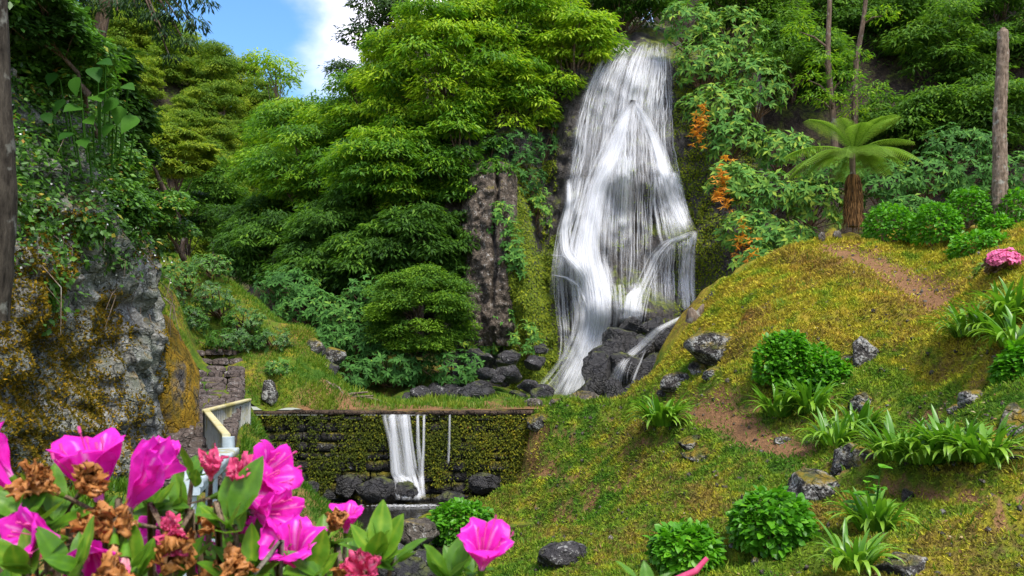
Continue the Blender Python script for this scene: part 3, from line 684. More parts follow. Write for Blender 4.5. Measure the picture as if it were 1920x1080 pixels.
# ------------------------------------------------------------------ weir wall with its stones
YW = 21.62
weir = empty('weir', (-2.5, YW, 0), 'moss covered stone weir wall across the stream', 'weir')
def wl(me, name, loc=(0,0,0), sc=(1,1,1), kind=None):
    o = ob(name, me, weir, M=Matrix.Translation(Vector(loc)-Vector((-2.5, YW, 0)))@Matrix.Diagonal((*sc, 1))); 
    if kind: o['kind'] = kind
    return o
wl(MB().box((-6.75, YW+.10, -1.0), (3.3, YW+.42, 2.1)).mesh('core', M['wetrock'], False), 'core')
def stone_mesh(seed):
    rs = np.random.RandomState(seed); b = 0.14
    V = [[sx*.5, .5, sz*.5] for sx in (-1, 1) for sz in (-1, 1)]
    V += [[sx*.5, -.15, sz*.5] for sx in (-1, 1) for sz in (-1, 1)]
    V += [[sx*(.5-b*rs.uniform(.5, 1.6)), -.5+rs.uniform(-.12, .18), sz*(.5-b*rs.uniform(.6, 1.7))] for sx in (-1, 1) for sz in (-1, 1)]
    Fc = [[0,2,6,4],[1,5,7,3],[0,4,5,1],[2,3,7,6],[4,6,10,8],[5,9,11,7],[4,8,9,5],[6,7,11,10],[8,10,11,9]]
    return mesh('stone', np.array(V), np.array(Fc), M['weir'], False)
sm = [stone_mesh(k) for k in range(8)]
rs = np.random.RandomState(4); z = -0.35
while z < 2.1:
    hgt = rs.uniform(.19, .30); hgt = min(hgt, 2.17-z) if 2.17-z > .12 else 2.17-z; x = -6.75+rs.uniform(-.3, 0)
    while x < 2.6:
        w = rs.uniform(.34, .78)
        wl(sm[rs.randint(8)], 'stone', (x+w/2, YW+.06+rs.uniform(-.04, .04), z+hgt/2), (w-.025, .24, hgt-.022)); x += w
    z += hgt
mbc = MB()
for k in range(9): mbc.box((-6.75+k*1.12, YW-.13+rs.uniform(-.02,.02), 2.185), (-6.75+k*1.12+1.11, YW+.5, 2.285+rs.uniform(-.012,.012)))
wl(mbc.mesh('coping', make_rock_mat('coping', (0.12, 0.08, 0.055), (0.06, 0.04, 0.028), 0.0, 0.25), False), 'coping')
n = 42000; x = rs.uniform(-6.7, 2.4, n); z = rs.uniform(0.0, 2.2, n)
den = fbm(np.c_[x, z*.7, x*0], 1.3, 4, .6)+0.12+0.25*smooth(-1.5, 1.2, x)-0.30*np.exp(-((x+2.65)/.55)**2)-0.35*smooth(.5, .1, z)
keep = den > rs.uniform(-.24, .45, n); x = x[keep]; z = z[keep]; n = len(x)
pos = np.c_[x-2.5*0, np.full(n, YW-.075)+rs.uniform(-.07, .02, n)-.12*smooth(0, 1.6, x), z]
wl(leaf_mesh('moss', pos-[-2.5, YW, 0], np.c_[rs.normal(0, .5, n), rs.normal(-.5, .2, n), rs.normal(-.5, .5, n)], np.c_[rs.normal(0, .4, n), np.full(n, -.7), rs.normal(.5, .3, n)], rs.uniform(.03, .085, n), rs.uniform(.02, .05, n), np.clip(rs.normal(.30, .2, n)+.22*smooth(-1, 1.5, x), 0, 1), M['wallmoss']), 'moss', (-2.5, YW, 0), kind='stuff')

# pool
m, nt = newmat('dark_pool_water')
nb = N(nt, 'TexNoise', Vector=N(nt, 'Mapping', Vector=N(nt, 'NewGeometry'), Scale=(1, 2.2, 1)), Scale=3.0, Detail=3.0)
out(nt, princ(nt, (0.012, 0.011, 0.009), 0.08, 0.5, bump(nt, nb, 0.25, 0.06))); M['pool'] = m
ob('water', mesh('water', [(-5.2, 5, 0), (2.4, 5, 0), (2.4, YW+.1, 0), (-5.2, YW+.1, 0)], [[0, 1, 2, 3]], M['pool']), kind='structure', label='dark still pool below the weir')

# ------------------------------------------------------------------ falling water
def water_mat(name, col, lo, hi):
    m, nt = newmat(name)
    sv = attr(nt, 'sv', 'Vector'); a = attr(nt, 'a')
    n1 = N(nt, 'TexNoise', Vector=sv, Scale=1.0, Detail=4.0, Roughness=0.62); n2 = N(nt, 'TexNoise', Vector=sv, Scale=4.3, Detail=3.0)
    st = math_(nt, 'ADD', math_(nt, 'MULTIPLY', n1, .65), math_(nt, 'MULTIPLY', n2, .35))
    al = math_(nt, 'MULTIPLY', a, ramp(nt, st, [(lo, 0.04), (hi, 1.0)], 'EASE'), True)
    sh = mixs(nt, 0.45, N(nt, 'BsdfDiffuse', Color=(*col, 1)), N(nt, 'BsdfTranslucent', Color=(*col, 1)))
    out(nt, mixs(nt, al, N(nt, 'BsdfTransparent'), sh)); return m
M['water'] = water_mat('falling_water', (0.86, 0.87, 0.89), .30, .70)
class Ribbons:
    def __init__(s): s.V = []; s.F = []; s.A = []; s.SV = []; s.n = 0
    def add(s, pts, wid, alpha, rs, fade0=.12, fade1=.12):
        pts = np.asarray(pts); m = len(pts); t = unit(np.gradient(pts, axis=0)); side = unit(np.cross(t, [0, -1, 0])); nn = np.cross(side, t); nn *= -np.sign(nn[:, 1:2]+1e-9)
        prof = np.array([-1, 0, 1.]); up = np.array([-.10, .30, -.10]); al = np.array([0, 1.2, 0])
        wid = np.broadcast_to(wid, (m,)); alpha = np.broadcast_to(alpha, (m,))
        V = pts[:, None]+side[:, None]*(wid[:, None]*prof*.5)[..., None]+nn[:, None]*(np.minimum(wid, .35)[:, None]*up)[..., None]
        q = np.linspace(0, 1, m); env = smooth(0, fade0, q)*smooth(0, fade1, 1-q) if fade0 or fade1 else np.ones(m)
        if not fade0: env = smooth(0, fade1, 1-q)
        ln = np.r_[0, np.cumsum(np.linalg.norm(np.diff(pts, axis=0), axis=1))]
        r = rs.uniform(0, 400)
        s.V.append(V.reshape(-1, 3)); s.A.append((env*alpha)[:, None]*al)
        s.SV.append(np.stack(np.broadcast_arrays(r+wid[:, None]*prof*.5*14, ln[:, None]*.16+r, 0*ln[:, None]+r), -1).reshape(-1, 3))
        s.F.append(grid_faces(m, 3)+s.n); s.n += m*3
    def mesh(s, name, mat):
        return mesh(name, np.concatenate(s.V), np.concatenate(s.F), mat, True, a=np.concatenate([a.ravel() for a in s.A]), sv=np.concatenate(s.SV))
def poly(pts, n):
    pts = np.asarray(pts, float); k = np.r_[0, np.cumsum(np.linalg.norm(np.diff(pts[:, :2], axis=0), axis=1))]
    q = np.linspace(0, k[-1], n)
    o = np.stack([np.interp(q, k, pts[:, j]) for j in range(pts.shape[1])], 1)
    for _ in range(max(2, n//14)):
        o[1:-1] = .25*o[:-2]+.5*o[1:-1]+.25*o[2:]
    return o
_gx = np.arange(870, 1430, 2.5); _gy = np.arange(60, 780, 2.5)
_X, _Y = np.meshgrid(_gx, _gy, indexing='ij'); _D = cliff_pt(_X.ravel(), _Y.ravel())[:, 1].reshape(_X.shape)
def cliff_fast(px, py):
    i = np.clip((px-870)/2.5, 0, len(_gx)-1.01); j = np.clip((py-60)/2.5, 0, len(_gy)-1.01); a = i.astype(int); b = j.astype(int); u = i-a; v = j-b
    Y = (_D[a, b]*(1-u)+_D[a+1, b]*u)*(1-v)+(_D[a, b+1]*(1-u)+_D[a+1, b+1]*u)*v
    return np.c_[(px-960)/F*Y, Y, CZ+(HY-py)/F*Y]
fall = empty('waterfall', P(1130, 752, 28.8), 'tall white waterfall fanning down the dark rock face', 'waterfall')
foff = Matrix.Translation(-Vector(fall.location))
rs = np.random.RandomState(21)
def lift(pp, off):
    p = cliff_fast(pp[:, 0], pp[:, 1]); k = p[:, 1:2]; return p*(1-off/k)+np.array([0, 0, CZ])*(off/k)
def sm_(p, k=10):
    y = p[:, 1].copy()
    for _ in range(k): y[1:-1] = .25*y[:-2]+.5*y[1:-1]+.25*y[2:]
    y = np.minimum(y, p[:, 1]-.02); s = y/p[:, 1]
    return np.c_[p[:, 0]*s, y, CZ+(p[:, 2]-CZ)*s]
def veil(name, left, right, count, w, alpha, off=(.08, .3), n=46, part=(0, 1)):
    rb = Ribbons(); Lf = poly(left, n); Rt = poly(right, n)
    for i in range(count):
        s = rs.uniform(0, 1); wob = np.cumsum(rs.normal(0, .006, n)); wob = wob-np.linspace(0, wob[-1], n)*.5
        f = np.clip(s+wob, -.02, 1.02)[:, None]; line = Lf*(1-f)+Rt*f
        a = int(rs.uniform(0, .35)*n*part[0]); b = n-int(rs.uniform(0, .5)*n*(1-part[1]))
        rb.add(sm_(lift(line[a:b], rs.uniform(*off))), rs.uniform(*w)*(0.7+.6*np.linspace(0, 1, b-a)), rs.uniform(*alpha), rs, .05, .45)
    return ob(name, rb.mesh(name, M['water']), fall, M=foff)
def stream(name, path, count, alpha, w=(.03, .15), off=(.12, .42), n=44, fade=(.08, .1)):
    rb = Ribbons(); pl = poly(path, n)
    for i in range(count):
        s = np.clip(rs.normal(0, .55), -1.3, 1.3); wob = np.cumsum(rs.normal(0, .02, n)); wob -= np.linspace(0, wob[-1], n)*.6
        line = pl[:, :2].copy(); line[:, 0] += pl[:, 2]*.5*np.clip(s+wob*.6, -1.4, 1.4)
        a = int(max(0, rs.uniform(-.3, .35))*n); b = n-int(max(0, rs.uniform(-.4, .3))*n)
        rb.add(sm_(lift(line[a:b], rs.uniform(*off))), rs.uniform(*w), rs.uniform(*alpha)*(.35+.65*math.exp(-2.5*s*s)), rs, *fade)
    return ob(name, rb.mesh(name, M['water']), fall, M=foff)
LE = [(1160,80),(1128,110),(1102,165),(1085,230),(1075,290),(1062,350),(1050,420)]
veil('veil', LE, [(1250,80),(1256,130),(1257,200),(1259,262),(1268,320),(1290,400)], 190, (.015, .07), (.18, .8), part=(.5, .8))
veil('veil', LE, [(1250,80),(1256,130),(1257,200),(1259,262),(1268,320),(1282,360)], 34, (.2, .6), (.06, .20), part=(.3, 1))
veil('veil', [(1172,78),(1140,112),(1118,170),(1108,230),(1100,300)], [(1248,80),(1250,130),(1240,200),(1228,262),(1230,300)], 130, (.02, .06), (.35, .85), part=(.5, .3))
veil('veil', [(1075,330),(1062,380),(1045,440),(1036,500),(1030,570)], [(1125,330),(1120,380),(1100,440),(1085,500),(1080,570)], 100, (.02, .12), (.10, .55))
veil('veil', [(1120,300),(1112,350),(1108,420),(1100,500)], [(1185,285),(1184,350),(1180,420),(1176,520)], 130, (.02, .10), (.15, .7), part=(.1, .3))
veil('veil', [(1225,330),(1222,380),(1232,440),(1240,470)], [(1270,320),(1284,370),(1298,420),(1302,440)], 120, (.02, .10), (.25, .8))
veil('veil', [(1225,470),(1222,520),(1225,580)], [(1302,435),(1303,500),(1302,590)], 130, (.02, .08), (.10, .55), part=(.2, .8))
veil('veil', [(1140,290),(1132,380),(1130,470),(1128,600)], [(1228,290),(1226,380),(1226,470),(1222,600)], 110, (.015, .07), (.12, .6), part=(1, 0))
veil('veil', [(1045,470),(1040,540),(1050,640),(1040,740)], [(1120,470),(1130,540),(1125,640),(1110,740)], 70, (.02, .08), (.10, .5), part=(.6, .3))
veil('veil', [(1130,535),(1135,570),(1138,610)], [(1200,530),(1202,570),(1200,610)], 36, (.05, .2), (.15, .5))
veil('veil', [(1100,480),(1120,540),(1118,600),(1100,660)], [(1150,500),(1150,550),(1145,610),(1135,650)], 40, (.05, .2), (.10, .45))
stream('stream', [(1186,188,10),(1165,235,26),(1148,290,40),(1120,350,40),(1106,420,40),(1098,480,52),(1112,540,64),(1118,600,60),(1100,660,62),(1078,710,84),(1054,756,130)], 200, (.35, 1.0), (.03, .14))
stream('stream', [(1112,470,50),(1122,540,56),(1115,610,52),(1090,680,56),(1062,748,70)], 70, (.35, 1.0), (.03, .14))
stream('stream', [(1188,188,8),(1208,222,16),(1226,262,22),(1244,320,34),(1262,380,42),(1285,432,40)], 60, (.35, 1.0))
stream('stream', [(1066,335,10),(1068,380,16),(1058,430,26),(1062,476,30),(1090,505,34),(1112,550,36),(1112,600,40)], 26, (.5, .95))
stream('stream', [(1032,478,6),(1062,482,10),(1082,500,14),(1100,540,22)], 18, (.4, .9), (.02, .07))
stream('stream', [(1036,516,5),(1062,520,9),(1084,535,14),(1104,580,22)], 18, (.4, .9), (.02, .07))
stream('stream', [(1304,432,10),(1282,444,22),(1255,454,30),(1232,480,34),(1215,520,36),(1203,548,38),(1194,580,46),(1188,612,52)], 56, (.15, .7), (.02, .07))
stream('stream', [(1200,540,30),(1185,556,34),(1180,600,34)], 16, (.5, .95), (.07, .2))
stream('stream', [(1304,434,8),(1294,470,24),(1290,530,30),(1296,585,26)], 22, (.4, .9))
LO = dict(off=(2.4, 2.9))
stream('stream', [(1296,586,10),(1262,602,18),(1232,618,22),(1208,642,26),(1190,657,30),(1168,678,26),(1154,705,36),(1146,730,52),(1136,762,74)], 64, (.08, .5), (.015, .05), **LO)
stream('stream', [(1210,655,6),(1195,690,8),(1180,730,8)], 5, (.3, .6), (.04, .08), **LO)
for k in range(7): # thin threads on the wet wall and boulders
    x = rs.uniform(1095, 1150); stream('stream', [(x,650+k*8,5),(x-14,700+k*4,8),(x-26,748,8)], 3, (.25, .6), (.03, .08), off=(1.6, 2.2))

# weir cascade
casc = empty('cascade', (-2.7, YW-.3, 0), 'small white cascade spilling over the middle of the weir', 'waterfall')
co = Matrix.Translation(-Vector(casc.location))
def spill(name, path, count, alpha, w):
    rb = Ribbons(); pl = poly(path, 34)
    for i in range(count):
        s = np.clip(rs.normal(0, .4), -.9, .9); line = pl.copy(); line[:, 0] += pl[:, 2]*.5*s
        b = 34-int(max(0, rs.uniform(-.6, .4))*34)
        yy = YW-.14-np.interp(line[:b, 1], [776, 800, 895, 905, 935], [0, .08, .12, .42, .72])-rs.uniform(0, .08)
        pts = np.c_[(line[:b, 0]-960)/F*yy, yy, CZ+(HY-line[:b, 1])/F*yy]
        rb.add(pts, rs.uniform(*w), rs.uniform(*alpha), rs, .03, .06)
    ob(name, rb.mesh(name, M['water']), casc, M=co)
spill('stream', [(735,777,8),(738,840,16),(742,890,22),(762,905,46),(768,938,60)], 24, (.5, 1.), (.05, .16))
spill('stream', [(758,777,18),(764,840,22),(768,885,30),(776,905,34),(782,938,36)], 22, (.5, 1.), (.04, .14))
spill('stream', [(735,777,50),(750,850,44),(756,895,50),(765,938,60)], 22, (.2, .55), (.05, .2))
spill('stream', [(783,777,4),(784,830,8),(789,880,14),(790,915,16)], 9, (.35, .8), (.03, .09))
spill('stream', [(795,777,3),(794,840,4),(791,890,10),(792,935,20)], 9, (.3, .7), (.03, .08))
spill('stream', [(843,777,4),(842,830,7),(840,870,8)], 6, (.2, .5), (.03, .08))
n = 500; q = rs.normal(0, 1, (n, 2))*[.42, .07]; fp = P(766, 940, 20.75); 
V, Fa, k = leaf_geo(np.c_[fp[0]+q[:, 0], fp[1]+q[:, 1], np.full(n, .012)+rs.uniform(0, .03, n)], np.c_[rs.normal(size=(n, 2)), np.zeros(n)], np.tile([0, 0, 1.], (n, 1)), rs.uniform(.05, .14, n), rs.uniform(.03, .07, n), 'diamond')
ob('foam', mesh('foam', V, Fa, M['water'], False, a=np.full(len(V), .6), sv=V*3), casc, M=co)

# ------------------------------------------------------------------ path steps and railing
path = empty('path', (-6.2, 17, 1.9), kind='structure', label='stone stepped path climbing beside the cliff')
po = Matrix.Translation(-Vector(path.location)); rs = np.random.RandomState(31)
cl = np.array([P(355, 905, 12.6), P(352, 872, 14.5), P(372, 812, 16.6), P(392, 757, 19.3), P(400, 735, 20.3), P(405, 690, 22.6), P(398, 660, 23.6)])
kk = np.r_[0, np.cumsum(np.linalg.norm(np.diff(cl, axis=0), axis=1))]
s = 0.0
while s < kk[-1]-.3:
    dl = rs.uniform(.28, .42) if s < kk[4] else rs.uniform(.5, .7)
    c = np.array([np.interp(s+dl/2, kk, cl[:, j]) for j in range(3)]); d = np.array([np.interp(s+dl, kk, cl[:, j])-np.interp(s, kk, cl[:, j]) for j in range(3)])
    a = math.atan2(d[1], d[0])-math.pi/2; x = -.72
    while x < .68:
        w = rs.uniform(.3, .7); w = min(w, .74-x)
        o = ob('paving_stone', sm[rs.randint(8)], path, M=po@Matrix.Translation(c.tolist())@Matrix.Rotation(a, 4, 'Z')@Matrix.Translation((x+w/2, 0, 0.03+rs.uniform(-.02, .02)))@Matrix.Rotation(math.pi/2*3, 4, 'X')@Matrix.Diagonal((w-.03, .16, dl-.03, 1)))
        o.material_slots[0].link = 'OBJECT'; o.material_slots[0].material = M['path']; x += w
    s += dl
def wood(name, a, b):
    m, nt = newmat(name); g = N(nt, 'NewGeometry'); n = N(nt, 'TexNoise', Vector=g, Scale=6.0, Detail=6.0, Roughness=.7)
    g2 = N(nt, 'TexNoise', Vector=g, Scale=1.4, Detail=3.0)
    c = mixc(nt, ramp(nt, n, [(.35, 0.), (.65, 1.)]), a, b)
    c = mixc(nt, math_(nt, 'MULTIPLY', ramp(nt, math_(nt, 'ADD', math_(nt, 'MULTIPLY', n, .5), math_(nt, 'MULTIPLY', g2, .5)), [(.52, 0.), (.58, 1.)]), .7), c, (.24, .20, .03))
    out(nt, princ(nt, c, .8, .2, bump(nt, n, .4, .01))); return m
M['picket'] = wood('weathered_paint', (.30, .30, .26), (.44, .45, .40)); M['railtop'] = wood('mossy_handrail', (.42, .36, .14), (.50, .47, .32)); M['greyrail'] = wood('blue_grey_paint', (.30, .37, .41), (.48, .55, .58))
A0 = P(466, 750, 19.6); A1 = P(386, 770, 16.0); B1 = P(424, 816, 12.9); C0 = P(428, 846, 12.2); C1 = P(352, 905, 8.6)
rail = empty('railing', (A1[0], A1[1], A1[2]-1.0), 'pale picket railing with mossy handrail zigzagging beside the path', 'railing')
ro = Matrix.Translation(-Vector(rail.location))
def beam(a, b, w, h, mat, name, parent=rail, off=ro, ext=0.0):
    a = np.asarray(a, float); b = np.asarray(b, float); d = unit(b-a); a = a-d*ext; b = b+d*ext
    s = unit(np.cross(d, [0, 0, 1.])) if abs(d[2]) < .95 else np.array([1., 0, 0]); u = np.cross(s, d); be = min(w, h)*.15
    pr = [(-w/2+be, -h/2), (w/2-be, -h/2), (w/2, -h/2+be), (w/2, h/2-be), (w/2-be, h/2), (-w/2+be, h/2), (-w/2, h/2-be), (-w/2, -h/2+be)]
    V = np.array([p+s*x+u*y for p in (a, b) for x, y in pr]); Fc = [[i, (i+1) % 8, 8+(i+1) % 8, 8+i] for i in range(8)]
    mb = MB().add(V, np.array(Fc)); mb.add(V, np.array([[0,7,6,1],[1,6,5,2],[2,5,4,3],[8,9,14,15],[9,10,13,14],[10,11,12,13]]))
    return ob(name, mb.mesh(name, mat, False), parent, M=off)
H = 1.02
def fence(a, b, n):
    beam(a, b, .12, .06, M['railtop'], 'handrail', ext=.04)
    z = np.array([0, 0, 1.])
    beam(a-z*(H-.1), b-z*(H-.1), .05, .06, M['railtop'], 'bottom_rail')
    for i in range(n):
        p = a+(b-a)*(i+.5)/n; beam(p-z*.03, p-z*(H-.08), .055, .022, M['picket'], 'picket')
    for p in (a, b, (a+b)/2): beam(p-z*.03, p-z*(H+.25), .09, .09, M['picket'], 'post')
fence(A0, A1, 26); fence(A1, B1, 24)
beam(B1+[0.05,-.05,-.02], B1+[0.05,-.05,-1.3], .16, .16, M['greyrail'], 'post')
beam(C0, C1, .30, .10, M['greyrail'], 'handrail'); beam(C0+[.02,-.1,-.09], C1+[.02,0,-.09], .20, .08, M['greyrail'], 'lower_rail')
for t in (.03, .5, .97): p = C0+(C1-C0)*t; beam(p-[0,0,.13], p-[0,0,1.35], .12, .12, M['greyrail'], 'post')

# ------------------------------------------------------------------ ground cover
def in_view(p, m=60):
    a, b = pix(p); return (a > -m) & (a < 1920+m) & (b > -m) & (b < 1080+m)
def scatter(h, n, x0, x1, y0, y1, rs, pw=1.0):
    y = y0+(y1-y0)*rs.rand(n)**pw; x = rs.uniform(x0, x1, n); q = np.c_[x, y]; z = h(q)
    e = .06; nx = (z-h(q+[e, 0]))/e; ny = (z-h(q+[0, e]))/e
    return np.c_[q, z], unit(np.c_[nx, ny, np.ones(n)])
_hx = np.arange(-1.6, 13.6, .06); _hy = np.arange(6.4, 24.6, .06); _HX, _HY = np.meshgrid(_hx, _hy, indexing='ij'); _HQ = np.c_[_HX.ravel(), _HY.ravel()]
_HZ = rb_h(_HQ).reshape(_HX.shape); _HS = rb_soil(_HQ).reshape(_HX.shape)
def grid_at(A, q):
    i = np.clip((q[:, 0]+1.6)/.06, 0, len(_hx)-1.01); j = np.clip((q[:, 1]-6.4)/.06, 0, len(_hy)-1.01); a = i.astype(int); b = j.astype(int); u = i-a; v = j-b
    return (A[a, b]*(1-u)+A[a+1, b]*u)*(1-v)+(A[a, b+1]*(1-u)+A[a+1, b+1]*u)*v
rb_fast = lambda q: grid_at(_HZ, q)
rb_sfast = lambda q: grid_at(_HS, q)
rs = np.random.RandomState(61)
p, nr = scatter(rb_fast, 420000, -1, 13, 7, 24, rs, 1.25)
k = in_view(p, 20); p = p[k]; nr = nr[k]; so = rb_sfast(p[:, :2]); k = (so < rs.uniform(.15, .8, len(p))) & (p[:, 2] > .05) & ((nr*(np.array([0, 0, CZ])-p)).sum(1) > -.3); p = p[k]; nr = nr[k]; n = len(p)
sz = (0.012+.0019*p[:, 1])*rs.uniform(.7, 1.5, n)
V, Fa, kk_ = leaf_geo(p-nr*.008, nr*1.0+rs.normal(0, .75, (n, 3)), nr+rs.normal(0, .8, (n, 3)), sz*1.7, sz*.5, 'diamond')
rp = lambda a: np.repeat(a, kk_)
ob('moss', mesh('moss', V, Fa, M['moss'], False, tint=rp(rs.rand(n)), soil=np.zeros(len(V)), zone=rp(rb_zone(p[:, :2], p[:, 2]))), kind='stuff', label='golden and green moss covering the right bank', )
p, nr = scatter(lb_h, 60000, -6.2, -2.2, 9, 21.6, rs)
p2, nr2 = scatter(up_h, 60000, -12.5, -4.6, 21.8, 27.5, rs)
path_d = lambda q: seg_dist(q, cl)
k = path_d(p[:, :2]) > .75; p = p[k]; nr = nr[k]; k = path_d(p2[:, :2]) > .7; p2 = p2[k]; nr2 = nr2[k]
def grass(name, p, nr, L0, label, tl=.5, parent=None):
    k = in_view(p, 20); p = p[k]; nr = nr[k]; n = len(p)
    cl_ = fbm(p, 1.1, 3)
    k = cl_ > rs.uniform(-.45, .35, n); p = p[k]; nr = nr[k]; cl_ = cl_[k]; n = len(p)
    ax = nr*.6+[0, 0, .5]+rs.normal(0, .45, (n, 3)); Ln = L0*rs.uniform(.4, 1.3, n)*(1+.8*np.clip(cl_, -.4, .6))
    return ob(name, leaf_mesh(name, p, ax, rs.normal(0, 1, (n, 3)), Ln, .09*Ln+.008, np.clip(tl+.9*cl_+rs.normal(0, .2, n), 0, 1), M['grass'], 'blade'), kind='stuff', label=label)
grass('grass', p, nr, .13, 'green grass and weeds on the bank below the railing', .2)
grass('grass', p2, nr2, .115, 'long green grass on the mound beside the path', .5)
p3, nr3 = scatter(up_h, 9000, -4.8, 3, 21.9, 24, rs)
grass('grass', p3, nr3, .16, 'tufts of bright grass behind the weir crest', .6)
p4, nr4 = scatter(rb_fast, 26000, -.5, 11, 8, 23, rs)
k = rb_sfast(p4[:, :2]) < .25; p4 = p4[k]; nr4 = nr4[k]; k = fbm(p4, .5, 2) > .02; 
grass('weeds', p4[k], nr4[k], .075, 'low green weeds dotted over the mossy bank', .4)
n = 16000; pl_, nl_ = scatter(rb_fast, n, -1, 12, 7, 23, rs); kl = in_view(pl_, 10) & (fbm(pl_, .8, 3) > rs.uniform(-.3, .4, n)); pl_ = pl_[kl]; nl_ = nl_[kl]; n = len(pl_)
M['litter'] = leaf_mat('leaf_litter', G((0, (.06, .032, .015)), (.5, (.16, .085, .035)), (.85, (.30, .20, .08)), (1, (.42, .36, .2))), .15, .8, .1)
ob('leaf_litter', leaf_mesh('leaf_litter', pl_+nl_*.02, rs.normal(size=(n, 3))*[1, 1, .3], nl_+rs.normal(0, .4, (n, 3)), rs.uniform(.03, .09, n), rs.uniform(.008, .035, n), rs.rand(n), M['litter']), kind='stuff', label='dry leaves and twigs littered over the bank')
p6, nr6 = scatter(rb_fast, 30000, -1, 12, 7, 23, rs); k = (fbm(p6, 1.4, 2, .5, 5.) > .20) & (rb_sfast(p6[:, :2]) < .4)
grass('tufts', p6[k], nr6[k], .15, 'taller tufts of grass on the mossy bank', .55)
# pebbles and clods
n = 1500; p5, nr5 = scatter(rb_fast, n, 0, 11, 8, 22, rs); V0, F0 = ico(1); k = in_view(p5); p5 = p5[k]; n = len(p5)
sz = rs.uniform(.012, .055, (n, 1))**1.0*rs.uniform(.6, 1.2, (n, 3))
V = (p5[:, None]+V0[None]*sz[:, None]*(1+.25*rs.normal(size=(n, len(V0), 1)))).reshape(-1, 3)
ob('pebbles', mesh('pebbles', V, (F0[None]+(np.arange(n)*len(V0))[:, None, None]).reshape(-1, 3), M['bare'], False), kind='stuff', label='small stones scattered over the bank')

# ------------------------------------------------------------------ broadleaf shrubs
def rosettes(cp, cd, rs, nl=7, Ln=.26, ratio=.36, open_=.55, tint=.5):
    n = len(cp); ref = unit(rs.normal(size=(n, 3))); s = unit(np.cross(cd, ref)); b = np.cross(cd, s)
    a = (np.arange(nl)/nl*2*np.pi)[None]+rs.uniform(0, 6.28, (n, 1))+rs.normal(0, .2, (n, nl))
    rad = np.cos(a)[..., None]*s[:, None]+np.sin(a)[..., None]*b[:, None]
    ax = rad+cd[:, None]*(open_*rs.uniform(-.2, 1.1, (n, nl)))[..., None]+np.array([0, 0, -.25])
    nr = np.broadcast_to(cd[:, None], ax.shape)+rs.normal(0, .2, ax.shape)+rad*-.2
    L_ = Ln*rs.uniform(.6, 1.2, (n, nl)); pos = np.broadcast_to(cp[:, None], ax.shape)
    ti = np.clip(np.broadcast_to(np.asarray(tint).reshape(-1, 1) if np.ndim(tint) else tint, (n, nl))+rs.normal(0, .18, (n, nl)), 0, 1)
    f = lambda v: v.reshape(-1, *v.shape[2:])
    return f(pos), f(ax), f(nr), f(L_), f(L_)*ratio, f(ti)
def shrub(name, px, py, Y, rx, rz, n, label, seed, mat='rhodo', Ln=.27, nl=7, ry=.8, cat='shrub', group=None, tint=.5, ratio=.36, dead=0, base=None, shape='lance'):
    rs = np.random.RandomState(seed); c = P(px, py, Y); k = Y/F
    d = unit(rs.normal(size=(n*3, 3))); d = d[(d[:, 1] < .35) & (d[:, 2] > -.75)][:n]; m = len(d)
    r = np.array([rx*k, ry, rz*k]); cp = d*r*(rs.uniform(.62, 1.05, (m, 1)))*(1+.35*noise(d*1.6+seed, 1.))[:, None]
    cd = unit(d*.8+[0, -.25, .55]+rs.normal(0, .25, (m, 3)))
    b = np.array([0, .5, -rz*k]) if base is None else base-c
    e = empty(name, c+b, label, cat, group); off = Matrix.Translation([float(-v) for v in b])
    t = tint+.25*noise(cp+c, .9)
    g = rosettes(cp, cd, rs, nl, Ln, ratio, .55, t)
    ob('foliage', leaf_mesh('foliage', *g[:3], g[3], g[4], g[5], M[mat], shape), e, M=off)
    mb = MB()
    for q in cp[:max(10, m//5)]: mb.tube(np.array([b+rs.normal(0, .05, 3), (b+q)/2+rs.normal(0, .08, 3), q]), [.03, .02, .008], 5)
    ob('stem', mb.mesh('stem', M['twig']), e, M=off)
    if dead:
        dd = np.array([dead[0]*k, -.75, dead[1]*k])+rs.normal(0, 1, (dead[2], 3))*[.16, .12, .42]
        g = rosettes(dd, unit(np.c_[rs.normal(0, .4, (len(dd), 2)), -np.ones(len(dd))]), rs, 6, Ln*.8, .3, .8, .55)
        o = ob('dead_leaves', leaf_mesh('dead_leaves', *g[:3], g[3], g[4], g[5], M['orange'], shape), e, M=off); o['label'] = 'withered orange leaves hanging at the edge'
    return e
SG = 'broadleaf shrubs covering the slope right of the fall'
SY = lambda py: 31.2-(py-50)*.0078
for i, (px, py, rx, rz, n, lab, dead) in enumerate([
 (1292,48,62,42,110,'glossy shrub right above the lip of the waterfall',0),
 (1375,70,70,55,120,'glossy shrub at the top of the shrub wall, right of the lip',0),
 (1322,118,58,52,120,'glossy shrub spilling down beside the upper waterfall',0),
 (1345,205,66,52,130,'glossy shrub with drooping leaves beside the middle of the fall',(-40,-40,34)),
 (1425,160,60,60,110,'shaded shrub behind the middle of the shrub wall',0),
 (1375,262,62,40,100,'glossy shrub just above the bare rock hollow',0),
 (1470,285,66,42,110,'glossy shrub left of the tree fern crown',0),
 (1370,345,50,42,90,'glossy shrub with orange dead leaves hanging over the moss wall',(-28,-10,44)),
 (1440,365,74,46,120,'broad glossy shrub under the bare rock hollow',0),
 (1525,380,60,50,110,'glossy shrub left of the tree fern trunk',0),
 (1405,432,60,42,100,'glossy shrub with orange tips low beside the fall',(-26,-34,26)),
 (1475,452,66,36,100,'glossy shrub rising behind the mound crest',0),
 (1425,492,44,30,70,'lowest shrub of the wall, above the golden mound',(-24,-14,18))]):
    shrub('broadleaf_shrub', px, py, SY(py)-(2.2 if py > 440 else .5 if py > 330 else 0), rx, rz, n, lab, 300+i, tint=.72, group=SG, dead=dead)
